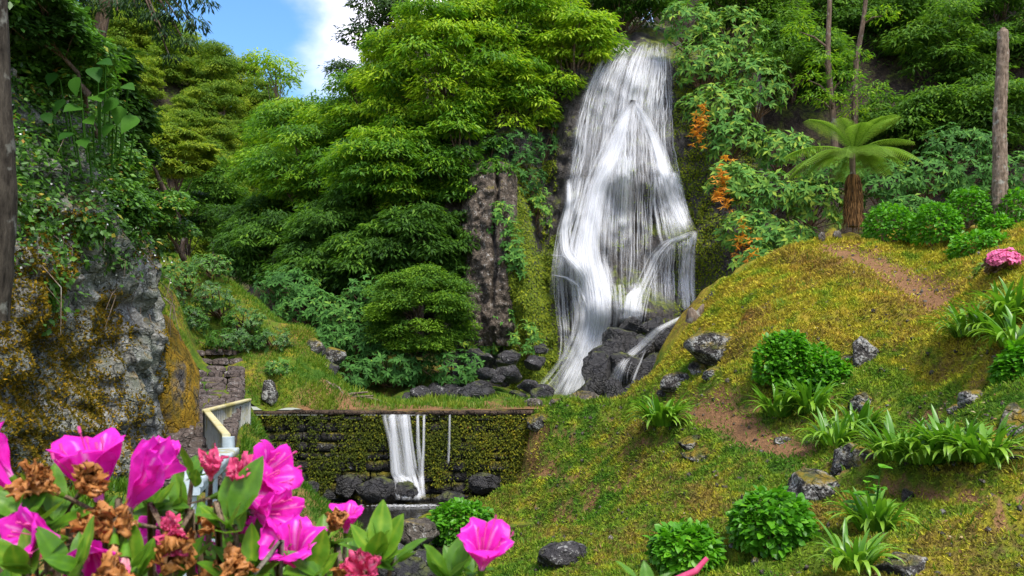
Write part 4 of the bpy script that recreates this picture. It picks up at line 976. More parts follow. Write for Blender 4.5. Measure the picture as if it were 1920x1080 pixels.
for i, (px, py, rx, rz, n, lab) in enumerate([
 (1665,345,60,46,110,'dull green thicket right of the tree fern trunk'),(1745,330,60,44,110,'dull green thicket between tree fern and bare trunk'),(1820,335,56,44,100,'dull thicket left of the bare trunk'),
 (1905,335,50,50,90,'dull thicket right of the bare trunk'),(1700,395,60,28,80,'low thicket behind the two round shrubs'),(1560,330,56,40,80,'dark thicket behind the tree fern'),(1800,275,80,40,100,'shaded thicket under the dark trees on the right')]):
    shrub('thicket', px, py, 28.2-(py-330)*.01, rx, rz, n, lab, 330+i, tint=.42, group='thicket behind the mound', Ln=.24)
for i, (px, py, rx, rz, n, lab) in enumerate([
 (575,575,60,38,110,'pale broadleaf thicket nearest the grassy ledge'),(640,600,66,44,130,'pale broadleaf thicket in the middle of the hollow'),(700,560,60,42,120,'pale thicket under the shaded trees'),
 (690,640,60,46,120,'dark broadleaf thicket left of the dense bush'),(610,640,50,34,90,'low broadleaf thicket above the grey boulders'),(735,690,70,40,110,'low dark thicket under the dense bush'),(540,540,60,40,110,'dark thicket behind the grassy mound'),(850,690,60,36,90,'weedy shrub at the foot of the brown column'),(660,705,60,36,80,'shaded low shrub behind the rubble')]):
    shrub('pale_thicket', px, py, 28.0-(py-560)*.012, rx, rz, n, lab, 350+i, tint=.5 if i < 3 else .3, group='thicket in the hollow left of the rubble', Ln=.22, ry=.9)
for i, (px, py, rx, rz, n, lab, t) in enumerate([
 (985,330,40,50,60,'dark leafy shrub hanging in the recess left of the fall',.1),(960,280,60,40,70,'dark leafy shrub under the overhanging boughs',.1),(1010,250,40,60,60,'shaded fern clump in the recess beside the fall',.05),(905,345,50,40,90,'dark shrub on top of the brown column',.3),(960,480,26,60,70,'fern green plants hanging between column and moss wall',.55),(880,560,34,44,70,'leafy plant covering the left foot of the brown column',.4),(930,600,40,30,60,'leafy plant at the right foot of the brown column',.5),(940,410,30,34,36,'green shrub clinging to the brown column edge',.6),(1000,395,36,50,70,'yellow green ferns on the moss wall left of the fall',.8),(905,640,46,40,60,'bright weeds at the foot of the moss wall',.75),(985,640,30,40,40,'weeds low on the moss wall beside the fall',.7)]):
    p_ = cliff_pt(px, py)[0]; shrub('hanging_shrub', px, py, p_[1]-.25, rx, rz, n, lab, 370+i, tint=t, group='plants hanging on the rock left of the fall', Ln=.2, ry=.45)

# moss on the waterfall cliff
n = 90000; px = np.r_[rs.uniform(880, 1045, n//2), rs.uniform(1040, 1420, n-n//2)]; py = rs.uniform(300, 760, n); py[n//2:] = rs.uniform(90, 700, n-n//2)
cp = cliff_fast(px, py); ms = fbm(np.c_[cp[:, 0], cp[:, 2]*.35, px*0], 1.1, 4, .6)
want = np.where(px < 1045, .55*np.exp(-((px-985)/38)**2)*smooth(400, 470, py)+.2*smooth(930, 960, px)-.15, np.where(px > 1262, .35, -.18))
want = np.where((px > 880) & (px < 950) & (py > 370), -.5, want)
k = ms+want > rs.uniform(-.05, .35, n); cp = cp[k]; px = px[k]; m_ = len(cp)
V, Fa, k_ = leaf_geo(cp-[0, .02, 0], np.c_[rs.normal(0, .5, m_), rs.normal(-.5, .3, m_), rs.normal(-.6, .4, m_)], np.c_[rs.normal(0, .4, m_), -np.ones(m_), rs.normal(.6, .4, m_)], rs.uniform(.05, .14, m_), rs.uniform(.03, .07, m_))
M['cliffmoss'] = leaf_mat('cliff_moss', G((0, (.04, .07, .008)), (.4, (.10, .15, .012)), (.75, (.21, .25, .014)), (1, (.32, .33, .02))), .25, .7, .15, .3, .7)
ob('cliff_moss', mesh('cliff_moss', V, Fa, M['cliffmoss'], False, tint=np.repeat(np.clip(rs.normal(.5, .18, m_), 0, 1), k_)), kind='stuff', label='yellow green moss growing on the wet cliff')

# brown rock column left of the fall
def column_fn(u, v):
    qx = 866+104*u; qz = 650-345*v; x = (qx-960)/1600*30; z = 3.5+(680-qz)/1600*30
    edge = 1-np.abs(2*u-1)**3.0-.55*np.clip(np.abs(2*v-1)-.8, 0, 1)*5
    wv = noise(np.c_[v*3, v*0, v*0+3], 1.); crack = np.exp(-((u-.6-.16*wv)/.03)**2)*.4*smooth(-.2, .2, noise(np.c_[v*4, v*0, v*0+9], 1.)+.1)
    y = cliff_y(x, z)*.35+.65*(29.0+1.4*v)-.15-.75*edge+crack-.30*np.abs(fbm(np.c_[x*1.0, z*.45, x*0], 1.2, 4))-.18*fbm(np.c_[x, z*.8, x*0], 2.6, 4, .6)
    return np.c_[x, y, z]
sheet_fn('rock_column', column_fn, 70, 150, M['column'], label='tall bare brown rock column left of the waterfall')

# brush on the mound left of the terrace
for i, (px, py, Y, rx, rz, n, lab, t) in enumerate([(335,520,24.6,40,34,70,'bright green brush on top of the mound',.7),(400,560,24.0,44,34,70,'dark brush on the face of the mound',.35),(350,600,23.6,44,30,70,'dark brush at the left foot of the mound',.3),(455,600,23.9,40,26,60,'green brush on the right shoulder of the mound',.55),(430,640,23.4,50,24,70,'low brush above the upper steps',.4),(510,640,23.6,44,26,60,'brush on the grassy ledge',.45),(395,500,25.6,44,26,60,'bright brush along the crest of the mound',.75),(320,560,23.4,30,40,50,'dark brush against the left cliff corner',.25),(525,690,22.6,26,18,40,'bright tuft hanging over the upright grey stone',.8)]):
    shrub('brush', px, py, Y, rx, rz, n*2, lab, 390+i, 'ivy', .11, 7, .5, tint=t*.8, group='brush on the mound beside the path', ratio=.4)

# ------------------------------------------------------------------ tree fern
fr = MB(); nseg = 30; t = np.linspace(0, 1, nseg); Lf = 1.75
rx_ = Lf*t*(1-.10*t); rz_ = .50*t-.80*t**2.1; line = np.c_[rx_, 0*t, rz_]; fr.tube(line, .016*(1-.8*t)+.003, 5, .6)
PP, AX, NR, LL, TT = [], [], [], [], []
tan = unit(np.gradient(line, axis=0))
for i in range(4, nseg):
    pl = .44*math.sin(math.pi*min(1, .12+.9*(1-t[i]))**.9) if i < nseg else .05
    for sd in (-1, 1):
        ad = unit(np.array([tan[i, 0]*.35, sd*1.0, tan[i, 2]*.35-.18])); m = max(4, int(pl/.022))
        for j in range(m):
            f = (j+.5)/m; b = line[i]+ad*pl*f+[0, 0, -.10*pl*f*f]
            for s2 in (-1, 1):
                PP.append(b); AX.append(tan[i]*s2*1.0+ad*.45); NR.append([-.1, 0, 1.]); LL.append(.062*(1-.72*f)); TT.append(.45+.2*f+rs.normal(0, .12))
V, Fa, _ = leaf_geo(np.array(PP), np.array(AX), np.array(NR), np.array(LL), np.array(LL)*.42, 'diamond')
fr.add(V, Fa, np.repeat(np.clip(TT, 0, 1), 4)); frond = fr.mesh('frond', M['fern'], False)
cb = P(1600, 425, 25.2); ch = P(1600, 288, 25.2)
tf = empty('tree_fern', cb, 'tree fern with spreading pale fronds behind the mound crest', 'fern')
mb = MB(); t = np.linspace(0, 1, 24); h_ = (ch-cb)[2]
mb.tube(np.c_[.03*np.sin(t*5), 0*t, h_*t], .07+.09*(1-t)**2+.015*rs.rand(24), 12)
ob('trunk', mb.mesh('trunk', M['pole']), tf)
dn = MB(); n = 900; z = rs.uniform(0, h_*.62, n); a = rs.uniform(0, 6.28, n); r = .1+.13*(1-z/h_)
V, Fa, _ = leaf_geo(np.c_[r*np.cos(a), r*np.sin(a), z+.2], np.c_[np.cos(a)*.35, np.sin(a)*.35, -np.ones(n)], np.c_[np.cos(a), np.sin(a), 0*a], rs.uniform(.2, .45, n), .035, 'blade')
ob('trunk_fibre', mesh('trunk_fibre', V, Fa, M['orange'] if False else leaf_mat('brown_fibre', G((0, (.05, .028, .012)), (1, (.26, .13, .045))), .1, .8, .1), False, tint=np.repeat(rs.rand(n), 5)), tf)
for i in range(26):
    az = i*2.4+rs.uniform(-.2, .2); up = (.8 if i % 5 == 0 else .35 if i % 5 == 1 else .05)*rs.uniform(.5, 1.3)-.1; s = rs.uniform(.85, 1.3)
    ob('frond', frond, tf, M=Matrix.Translation((0, 0, h_))@Matrix.Rotation(az, 4, 'Z')@Matrix.Rotation(-up, 4, 'Y')@Matrix.Scale(s, 4))
# bare trunk
pb = P(1872, 408, 21.6); pt = P(1880, 52, 21.6); t = np.linspace(0, 1, 160)
V, Fc = tube(np.outer(t, pt-pb)+np.c_[.02*np.sin(t*9), 0*t, 0*t], .185-.055*t-.09*smooth(.975, 1, t), 26)
V = V*(1+0*V); ax_ = np.repeat(np.outer(t, pt-pb), 26, 0); V = ax_+(V-ax_)*(1+.22*noise(np.c_[V[:, 0]*7, V[:, 1]*7, V[:, 2]*4.5], 1.6)+.12*noise(V, 16))[:, None]
o = ob('bare_trunk', mesh('bare_trunk', V, Fc, M['pole'], True), label='tall bare scaly trunk without crown at the right', cat='trunk'); o.location = pb.tolist()
# two grey marker stones and a fallen brown frond heap
for i, (px, py, lab) in enumerate([(1542,445,'small grey upright stone on the mound crest'),(1570,443,'pale square upright stone beside the tree fern')]):
    boulder(px, py, 23.4, 16, 22, lab, M['bare'], 400+i, ang=.8, sub=3)

# ------------------------------------------------------------------ hydrangea shrubs
hl = []
for s in range(4):
    rr = np.random.RandomState(s); u, v = np.meshgrid(np.linspace(0, 1, 7), np.linspace(-1, 1, 5), indexing='ij'); u = u.ravel(); v = v.ravel()
    w = .34*np.sin(np.pi*np.clip(u*.96+.02, 0, 1)**.75)**.9
    V = np.c_[u, v*w, .10*np.abs(v)*w*2-.22*u*u+.015*np.sin(v*9+u*14)]
    hl.append(mesh('leaf', V, grid_faces(7, 5), M['hyd'], True, tint=np.full(35, .25+.2*s)))
def frame(pos, ax, nr, sc):
    a = unit(np.asarray(ax, float)); s = unit(np.cross(nr, a)); u = np.cross(a, s); k = Matrix.Identity(4)
    for i in range(3): k[i][0] = a[i]*sc; k[i][1] = s[i]*sc; k[i][2] = u[i]*sc; k[i][3] = pos[i]
    return k
def hydrangea(px, py, rx, rz, label, seed, indiv=0, Y=None, lobes=None, Ln=.115, nfill=900):
    nfill = int(nfill*1.9)
    rs = np.random.RandomState(seed)
    if Y is None:
        q = ray_hit(px, py+rz*.92, rb_h, 6, 25); Y = q[1]+.12 if q is not None else 14
    c = P(px, py, Y); k = Y/F; base = np.array([0, .05, -rz*k*1.02])
    e = empty('hydrangea', c+base, label, 'shrub', 'round leafy shrubs on the bank'); off = Matrix.Translation([float(-v) for v in base])
    lobes = lobes or [(0, 0, 1., 1.)]
    P_, D_ = [], []
    for (ox, oz, sx, sz) in lobes:
        m = int(nfill/len(lobes)); d = unit(rs.normal(size=(m*2, 3))); d = d[(d[:, 2] > -.72)][:m]
        r = np.array([rx*sx*k, min(rx*sx*k, .75), rz*sz*k]); p = np.array([ox*k, 0, oz*k])+d*r*(rs.uniform(.80, 1.02, (len(d), 1)))*(1+.34*noise(d*2.4+seed, 1.))[:, None]
        P_.append(p); D_.append(d)
    p = np.concatenate(P_); d = np.concatenate(D_); m = len(p)
    ax = d*[1, 1, .5]+rs.normal(0, .5, (m, 3))+[0, -.1, -.12]; nr = d*.8+[0, -.1, .7]+rs.normal(0, .25, (m, 3))
    front = np.nonzero((d[:, 1] < .2))[0]; rs.shuffle(front); ind = front[:indiv]; rest = np.setdiff1d(np.arange(m), ind)
    tn = np.clip(.5+.3*noise(p+c, 2.)+rs.normal(0, .2, m), 0, 1)
    Lr = Ln*rs.uniform(.65, 1.2, m)
    ob('foliage', leaf_mesh('foliage', p[rest], ax[rest], nr[rest], Lr[rest], Lr[rest]*.62, tn[rest], M['hyd'], 'oval'), e, M=off)
    for i in ind: ob('leaf', hl[min(3, int(tn[i]*4))], e, M=off@frame(p[i]+d[i]*.012, ax[i], nr[i], Lr[i]*1.1))
    mb = MB()
    for i in range(16): q = p[rs.randint(m)]*.8; mb.tube(np.array([base+rs.normal(0, .04, 3), base*.5+q*.5*[1.2, 1.2, .6], q]), [.012, .009, .004], 5)
    ob('stem', mb.mesh('stem', M['twig']), e, M=off)
hydrangea(1447, 985, 71, 60, 'round bright shrub at the lower right, largest of the round ones', 1, 220, nfill=1100)
hydrangea(1285, 1032, 60, 46, 'low round shrub at the bottom edge behind the red twig', 2, 180, nfill=900)
hydrangea(865, 985, 56, 44, 'bright shrub on the pool bank behind the azalea flower', 3, 200, Y=16.6, nfill=1300)
hydrangea(1505, 692, 90, 54, 'wide dense hedge like shrub in the middle of the bank', 4, 260, lobes=[(-52, 8, .42, .95), (-15, -2, .45, 1.), (25, -10, .45, 1.), (60, -26, .38, .8), (-30, 36, .4, .6)], nfill=2600)
hydrangea(1668, 425, 44, 40, 'round shrub on the crest beside the tree fern', 5, 0, Y=23.0, nfill=900)
hydrangea(1753, 426, 42, 42, 'ball shaped shrub on a short stem on the crest', 6, 0, Y=21.6, nfill=900)
hydrangea(1815, 390, 38, 36, 'shrub left of the foot of the bare trunk', 7, 0, Y=22.0, nfill=700)
hydrangea(1840, 466, 55, 30, 'low wide shrub below the foot of the bare trunk', 8, 0, Y=19.8, nfill=900)
hydrangea(1908, 398, 34, 40, 'shrub at the right edge behind the bare trunk', 9, 0, Y=21.4, nfill=600)
hydrangea(1868, 424, 24, 20, 'smallest shrub right in front of the bare trunk', 10, 0, Y=20.6, nfill=350)
hydrangea(1908, 528, 44, 38, 'shrub at the right edge above the upper strap leaf row', 11, 0, Y=16.8, nfill=800)
hydrangea(1912, 702, 40, 50, 'dense shrub cut by the right edge below the upper strap leaves', 12, 60, Y=12.8, nfill=900)
shrub('pink_azalea', 1882, 484, 16.2, 30, 16, 160, 'small pink flowering bush at the right edge', 480, 'pinkfar', .07, 5, .2, tint=.5, ratio=.8, shape='oval')
shrub('pale_weed', 1848, 508, 17.4, 18, 16, 50, 'yellow green weed beside the small pink bush', 481, 'grass', .12, 5, .2, tint=.8, ratio=.5)

# ------------------------------------------------------------------ strap-leaved clumps
strap = []
for s in range(6):
    m_ = 9; t = np.linspace(0, 1, m_); be = .5+.35*s; ang = 1.25-be*1.05*t**1.3
    x = np.cumsum(np.cos(ang))/m_; z = np.cumsum(np.sin(ang))/m_; w = .050*np.sqrt(np.clip(1-t**3.2, 0.002, 1))*(0.75+.5*t*(1-t)*2)
    V = np.stack([np.stack([x-.012*0, -w, z], 1), np.stack([x, 0*w, z-.012], 1), np.stack([x, w, z], 1)], 1).reshape(-1, 3)
    strap.append(mesh('leaf', V, grid_faces(m_, 3), M['aga'], True, tint=np.repeat(.3+.12*s+.25*t, 3)))
def agapanthus(px, py, label, seed, n=70, Ln=.55, Y=None, spread=.16):
    n = int(n*1.4)
    rs = np.random.RandomState(seed)
    if Y is None:
        q = ray_hit(px, py, rb_h, 6, 24); b = q if q is not None else P(px, py, 13)
    else: b = P(px, py, Y)
    e = empty('strap_leaf_clump', b, label, 'plant', 'strap leaved clumps on the bank')
    for i in range(n):
        az = rs.uniform(0, 6.28); r = spread*math.sqrt(rs.rand()); s = Ln*1.45*rs.uniform(.6, 1.15)
        ob('leaf', strap[rs.randint(6)], e, M=Matrix.Translation((r*math.cos(az), r*math.sin(az), .02))@Matrix.Rotation(az+rs.normal(0, .5), 4, 'Z')@Matrix.Rotation(rs.normal(0, .14), 4, 'Y')@Matrix.Scale(s, 4))
for i, (px, py, n, Ln, sp, lab) in enumerate([
 (1240,806,80,.60,.22,'lone strap leaf clump at the right end of the weir'),
 (1462,788,60,.52,.2,'strap leaf clump under the left end of the hedge like shrub'),(1520,782,70,.55,.2,'strap leaf clump under the right end of the hedge like shrub'),
 (1565,842,60,.46,.2,'strap leaf clump above the white lichen boulder'),(1610,820,50,.46,.2,'strap leaf clump joining the long row at its left end'),
 (1680,872,70,.50,.22,'first strap leaf clump of the long row from the left'),(1735,878,70,.50,.22,'second strap leaf clump of the long row from the left'),(1790,872,70,.50,.22,'third strap leaf clump of the long row from the left'),(1845,878,70,.48,.22,'last strap leaf clump of the long row, nearest the right edge'),
 (1640,1005,64,.44,.18,'strap leaf clump below the tall leafy stem'),(1600,1076,50,.36,.16,'strap leaf clump at the bottom edge beside the mossy boulder'),
 (1815,640,60,.52,.2,'left strap leaf clump of the upper row at the right'),(1860,630,60,.52,.2,'middle strap leaf clump of the upper row at the right'),(1905,660,60,.5,.2,'right strap leaf clump of the upper row at the picture edge'),(1895,600,50,.5,.2,'strap leaf clump below the shrub at the right edge')]):
    agapanthus(px, py, lab, 500+i, n, Ln, spread=sp)
# tall leafy stem
b = ray_hit(1640, 1000, rb_h, 6, 20); e = empty('leafy_stem_plant', b, 'tall leafy stem with broad leaves rising from the strap leaves', 'plant')
mb = MB()
for (dx, hh) in ((-.10, .62), (.06, .80), (-.28, .5)): mb.tube([(0, 0, 0), (dx*.6, 0, hh*.6), (dx, -.02, hh)], [.012, .009, .004], 6)
ob('stem', mb.mesh('stem', M['big']), e)
for i in range(22):
    dx, hh = ((-.10, .62), (.06, .80), (-.28, .5))[i % 3]; f = .45+.55*rs.rand(); az = rs.uniform(0, 6.28)
    ob('leaf', hl[rs.randint(4)], e, M=frame((dx*f, 0, hh*f), (math.cos(az), math.sin(az), .25), (0, -.2, 1), rs.uniform(.12, .19)))

# ------------------------------------------------------------------ left bank plants
def cliff_samples(n, u0, u1, v0, v1, rs):
    u = rs.uniform(u0, u1, n); v = rs.uniform(v0, v1, n); e_ = .004
    p = left_cliff(u, v); a = left_cliff(u+e_, v)-p; b = left_cliff(u, v+e_)-p; nr = unit(np.cross(b, a)); nr *= np.where(nr[:, :1] < 0, -1, 1)
    return p, nr, u, v
rs = np.random.RandomState(88)
p, nr, u, v = cliff_samples(90000, .25, .97, .30, .98, rs); n = len(p)
den = fbm(p, .8, 3)+(v-.43)*3.4-.30*smooth(.5, .62, u)*(v < .47)
k = (den > rs.uniform(-.3, .35, n)) & in_view(p, 60); p = p[k]; nr = nr[k]; v = v[k]; n = len(p)
lift_ = np.abs(rs.normal(0, .16, n))+.10*np.clip(fbm(p, 1.2, 2), 0, 1)*3*smooth(.45, .6, v)
p = p+nr*lift_[:, None]
ob('creepers', leaf_mesh('creepers', p, np.c_[rs.normal(0, .6, (n, 2)), rs.normal(-.5, .4, n)]+nr*.5, nr*.8+[0, -.3, .5]+rs.normal(0, .4, (n, 3)), rs.uniform(.05, .13, n), rs.uniform(.035, .08, n), np.clip(rs.normal(.45, .22, n)+.3*noise(p, .9), 0, 1), M['ivy'], 'diamond'), kind='stuff', label='creepers and small leaves covering the left bank')
# moss on the rock
p, nr, u, v = cliff_samples(170000, .2, .9, .0, .5, rs); n = len(p)
den = fbm(p, .9, 4, .55)+.45*smooth(.70, .52, u)-.20*smooth(.6, .75, u)+.15*smooth(.2, 0, v)+.1
k = (den > rs.uniform(-.05, .3, n)) & in_view(p, 40); p = p[k]; nr = nr[k]; n = len(p)
M['goldmoss'] = leaf_mat('gold_moss', G((0, (.05, .045, .010)), (.35, (.10, .085, .010)), (.7, (.24, .155, .012)), (1, (.42, .24, .014))), .2, .85, .08, .3, 1.1)
ob('rock_moss', leaf_mesh('rock_moss', p, nr*.6+rs.normal(0, .6, (n, 3)), nr+rs.normal(0, .5, (n, 3)), rs.uniform(.025, .07, n), rs.uniform(.015, .04, n), np.clip(rs.normal(.5, .2, n), 0, 1), M['goldmoss']), kind='stuff', label='gold and brown moss coating the left rock face')
# bushes breaking the bank outline
for i, (px, py, Y, rx, rz, n, pr, mt, lo, hi, Ln, lab) in enumerate([
 (298,408,15.4,44,36,24,.24,'ivy',.3,.7,.075,'leafy bush overhanging the right corner of the left cliff'),
 (220,345,15.0,46,50,20,.27,'ivy',.3,.75,.085,'green bush on the left bank above the overhanging corner'),
 (190,400,14.0,80,40,22,.28,'ivy',.25,.6,.08,'low bush along the top edge of the left rock'),
 (110,110,13.0,90,80,26,.36,'ivy',.3,.7,.10,'hanging leafy bush near the top of the left bank'),
 (60,40,12.0,70,60,18,.36,'ivy',.15,.5,.10,'dark creeper mass in the top left corner'),
 (190,160,16.0,36,60,18,.34,'padb',.0,.2,.14,'dark shaded bush behind the large leaves on the left bank'),
 (235,250,16.5,34,60,18,.3,'padb',.0,.25,.12,'dark bush at the outline of the left bank')]):
    tree('bank_bush', px, py, Y, rx, rz, n, pr, 330, Ln*1.15, M[mt], lab, 600+i, base_dz=-.3, cat='bush', group='bushes on the left bank', r0=.04, tlo=lo, thi=hi, ry=.7, ratio=.6, flat=.75, cull=.3)
# large heart shaped leaves
hv = []
u, w_ = np.meshgrid(np.linspace(0, 1, 10), np.linspace(-1, 1, 7), indexing='ij'); u = u.ravel(); w_ = w_.ravel()
wd = .46*np.sin(np.pi*np.clip(u, 0.0, 1)**.62)**.85*(1-u)**.18
V = np.c_[u-.22*np.abs(w_)*(1-u)**2, w_*wd, .10*np.abs(w_)*wd-.25*u*u]
for s in range(3): hv.append(mesh('leaf', V, grid_faces(10, 7), M['big'], True, tint=np.full(len(V), .1+.3*s)))
e = empty('large_leaf_plant', P(150, 300, 12.6), 'plant with large pale heart shaped leaves on the left bank', 'plant'); E = np.array(e.location); mb = MB()
for i, (px, py, L_) in enumerate([(115,190,46),(145,200,48),(165,222,44),(175,130,50),(140,150,46),(200,170,50),(190,115,44),(215,190,48),(250,222,56),(130,250,42),(155,262,44),(225,205,46),(100,140,40),(235,160,40),(180,180,52),(85,215,36),(205,235,40)]):
    q = P(px, py, 12.2+.25*rs.rand())-E; mb.tube(np.array([q*[.75, 1, .5]+[0, .35, -.35], q*.95+[0, .15, .03], q]), [.015, .012, .008], 5)
    ob('leaf', hv[i % 3], e, M=frame(q, (rs.uniform(-.7, .9), rs.uniform(-.7, -.1), rs.uniform(-.9, -.1)), (rs.uniform(-.3, .3), -.75, .65), L_/F*12.3*.7))
ob('stem', mb.mesh('stem', M['big']), e)
# tiny white flowers
n = 260; p, nr, u, v = cliff_samples(n, .3, .84, .40, .62, rs); p = p+nr*.2
ob('white_flowers', leaf_mesh('white_flowers', p, rs.normal(size=(n, 3)), nr+rs.normal(0, .3, (n, 3)), .035, .035, rs.rand(n), M['white']), kind='stuff', label='tiny white daisies on the left bank')
# dry stems hanging from the bank
mb = MB(); p, nr, u, v = cliff_samples(70, .35, .84, .36, .75, rs)
for q, m_ in zip(p, nr):
    a = q+m_*.1; L_ = rs.uniform(.3, .9); d_ = np.array([rs.normal(0, .2), rs.normal(0, .3), -1])*L_
    mb.tube(np.array([a, a+m_*.22+d_*.3, a+m_*.2+d_]), [.008, .007, .003], 4)
ob('dry_stems', mb.mesh('dry_stems', M['pole']), kind='stuff', label='dry stems hanging down the left rock')
# trunks at the left
t = np.linspace(0, 1, 140); a = P(-12, 600, 8.6); b = P(0, -60, 8.6); Vt, Ft = tube(np.outer(t, b-a)+np.c_[.05*np.sin(t*5), 0*t, 0*t], .14-.02*t, 40)
Vc = np.repeat(np.outer(t, b-a), 40, 0); Vt = Vc+(Vt-Vc)*(1+.16*noise(np.c_[Vt[:, 0]*5, Vt[:, 1]*5, Vt[:, 2]*.7], 3.)+.2*noise(Vt, 1.3))[:, None]
o = empty('old_tree', a, 'thick grey trunk cut by the left edge of the picture', 'tree'); ob('trunk', mesh('trunk', Vt, Ft, M['oldbark'], True), o)
e = empty('overhanging_tree', P(178, 130, 16.5), 'dark leaning tree at the top left with drooping branches against the sky', 'tree'); E = np.array(e.location); mb = MB()
tl = np.array([P(x, y, 16.5)-E for x, y in ((178, 130), (186, 60), (200, 0), (214, -60), (240, -120))]); mb.tube(tl, [.15, .13, .12, .11, .08], 10)
pads = []
for (x, y, Y, r) in [(255,15,15.5,26),(290,40,15.2,30),(330,30,15.,30),(365,50,15.,26),(350,85,15.,22),(310,70,15.2,24),(280,-5,15.4,34),(340,-10,15.,36),(385,10,15.,20),(320,110,15.2,16),(220,20,15.6,30),(120,-10,15.8,44),(60,-20,15.6,44),(160,20,16.4,40),(150,-30,15.6,44),(130,60,16.6,36)]:
    c = P(x, y, Y)-E; pads.append((c, r*Y/F)); mb.tube(np.array([tl[3], tl[3]*.4+c*.6+[0, 0, .35], c]), [.05, .03, .01], 6)
ob('trunk', mb.mesh('trunk', M['bark']), e)
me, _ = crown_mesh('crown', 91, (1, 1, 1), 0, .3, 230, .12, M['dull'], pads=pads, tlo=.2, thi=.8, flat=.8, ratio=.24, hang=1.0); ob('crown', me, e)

# fallen branches on the terrace
mb = MB()
for (x0, y0, x1, y1) in ((520,752,640,745),(600,755,700,742),(640,748,690,735),(625,720,650,748),(560,745,600,750),(670,745,735,760),(612,715,640,745)):
    a = P(x0, y0, 23.0); b = P(x1, y1, 22.8); mb.tube(np.array([a, a*.6+b*.4+[0, 0, .06], b]), [.035, .04, .02], 6)
ob('fallen_branches', mb.mesh('fallen_branches', M['pole']), label='dead branches lying on the terrace left of the rubble', cat='branches')

# ------------------------------------------------------------------ foreground azalea
def petal_mat(name, pale, mid, deep, trans=.4):
    m, nt = newmat(name); t = attr(nt, 'tint'); g = N(nt, 'NewGeometry')
    n = N(nt, 'TexNoise', Vector=g, Scale=160.0, Detail=3.0)
    c = ramp(nt, math_(nt, 'ADD', t, math_(nt, 'MULTIPLY', math_(nt, 'SUBTRACT', n, .5), .35), True), [(0, pale), (.5, mid), (1, deep)])
    out(nt, mixs(nt, trans, princ(nt, c, .42, .3, bump(nt, n, .25, .002)), N(nt, 'BsdfTranslucent', Color=c))); return m
M['petal'] = petal_mat('magenta_petal', (.90, .40, .74), (.82, .028, .53), (.70, .006, .34))
M['petalred'] = petal_mat('fading_red_petal', (.85, .50, .50), (.75, .10, .24), (.62, .02, .10))
M['petaldry'] = petal_mat('withered_petal', (.80, .50, .26), (.60, .27, .08), (.38, .13, .03), .45)
M['stamen'] = petal_mat('stamen', (.85, .3, .5), (.8, .12, .4), (.6, .03, .2), .2)
M['azleaf'] = petal_mat('azalea_leaf', (.30, .42, .03), (.10, .24, .014), (.040, .12, .014), .35)
M['azstem'] = bark('azalea_twig', (.07, .05, .035), (.22, .16, .10), .4)
def petal_geo(k, flare, seed, crumple=0.0, nu=20, nv=13, ws=1.0):
    rs = np.random.RandomState(seed); u, v = np.meshgrid(np.linspace(0, 1, nu), np.linspace(-1, 1, nv), indexing='ij')
    s = np.linspace(0, 1, nu); al = .09+flare*s**1.7+.5*flare*smooth(.72, 1., s); h = np.cumsum(np.cos(al))/nu; rho = .035+np.cumsum(np.sin(al))/nu
    W = .035+.27*np.sin(np.pi*np.clip(s*.985, 0, 1)**1.7)**.8*smooth(-.15, .45, s); W[-1] *= .35; W *= ws
    H = h[:, None]+0*v-.05*(v**2)*(u > .6)*u; RR = rho[:, None]-.30*(v**2)*W[:, None]*(1-.75*u); TT = v*W[:, None]
    p = np.stack([RR, TT, H], -1).reshape(-1, 3)
    q = p*3+seed*7.7; ruf = .085*(noise(q, 1.5)+.4*noise(q, 4.))[:, None]*np.c_[np.ones(len(p)), .5*np.ones(len(p)), .3*np.ones(len(p))]*(u.ravel()**1.2*(.4+np.abs(v.ravel())))[:, None]*2
    p = p+ruf
    if crumple:
        p[:, 1] *= .6; p = p+crumple*(np.c_[noise(q, 1.7), noise(q, 1.9, 9.), noise(q, 1.8, 21.)]*.7+np.c_[noise(q, 4.5), noise(q, 4.2, 9.), noise(q, 4.8, 21.)]*.55)*(u.ravel()**.7)[:, None]
    a = k*2*np.pi/5; c_, s_ = math.cos(a), math.sin(a); p = np.c_[p[:, 0]*c_-p[:, 1]*s_, p[:, 0]*s_+p[:, 1]*c_, p[:, 2]]
    vein = np.exp(-(v/.09)**2)*.38+.12*np.abs(np.sin(v*8+u*1.5))**8
    tint = np.clip(.62-vein*(u < .88)-.45*(1-smooth(.0, .35, u))+.25*noise(q, .8).reshape(u.shape), 0, 1)
    return p, grid_faces(nu, nv), tint.ravel()
B0 = np.array([-.30, .78, 1.9])
bush = empty('azalea_bush', B0, 'magenta azalea bush with withered blooms filling the lower left foreground', 'azalea'); stems = MB()
def axmat(pos, ax, sc, spin=0.):
    a = unit(np.asarray(ax, float)); r = np.array([0, 0, 1.]) if abs(a[2]) < .9 else np.array([1., 0, 0]); s = unit(np.cross(r, a)); u = np.cross(a, s); k = Matrix.Identity(4)
    for i in range(3): k[i][0] = s[i]; k[i][1] = u[i]; k[i][2] = a[i]; k[i][3] = pos[i]
    return k@Matrix.Rotation(spin, 4, 'Z')@Matrix.Scale(sc, 4)
def stem_to(q, ax, r=.0022):
    m = q*.55+np.array([q[0]*.15, .03, -.12])+R.normal(0, .02, 3); stems.tube(np.array([[0, 0, 0.05]+R.normal(0, .03, 3), m, q-unit(np.asarray(ax, float))*.03, q]), [r*2.6, r*1.8, r, r*.8], 6)
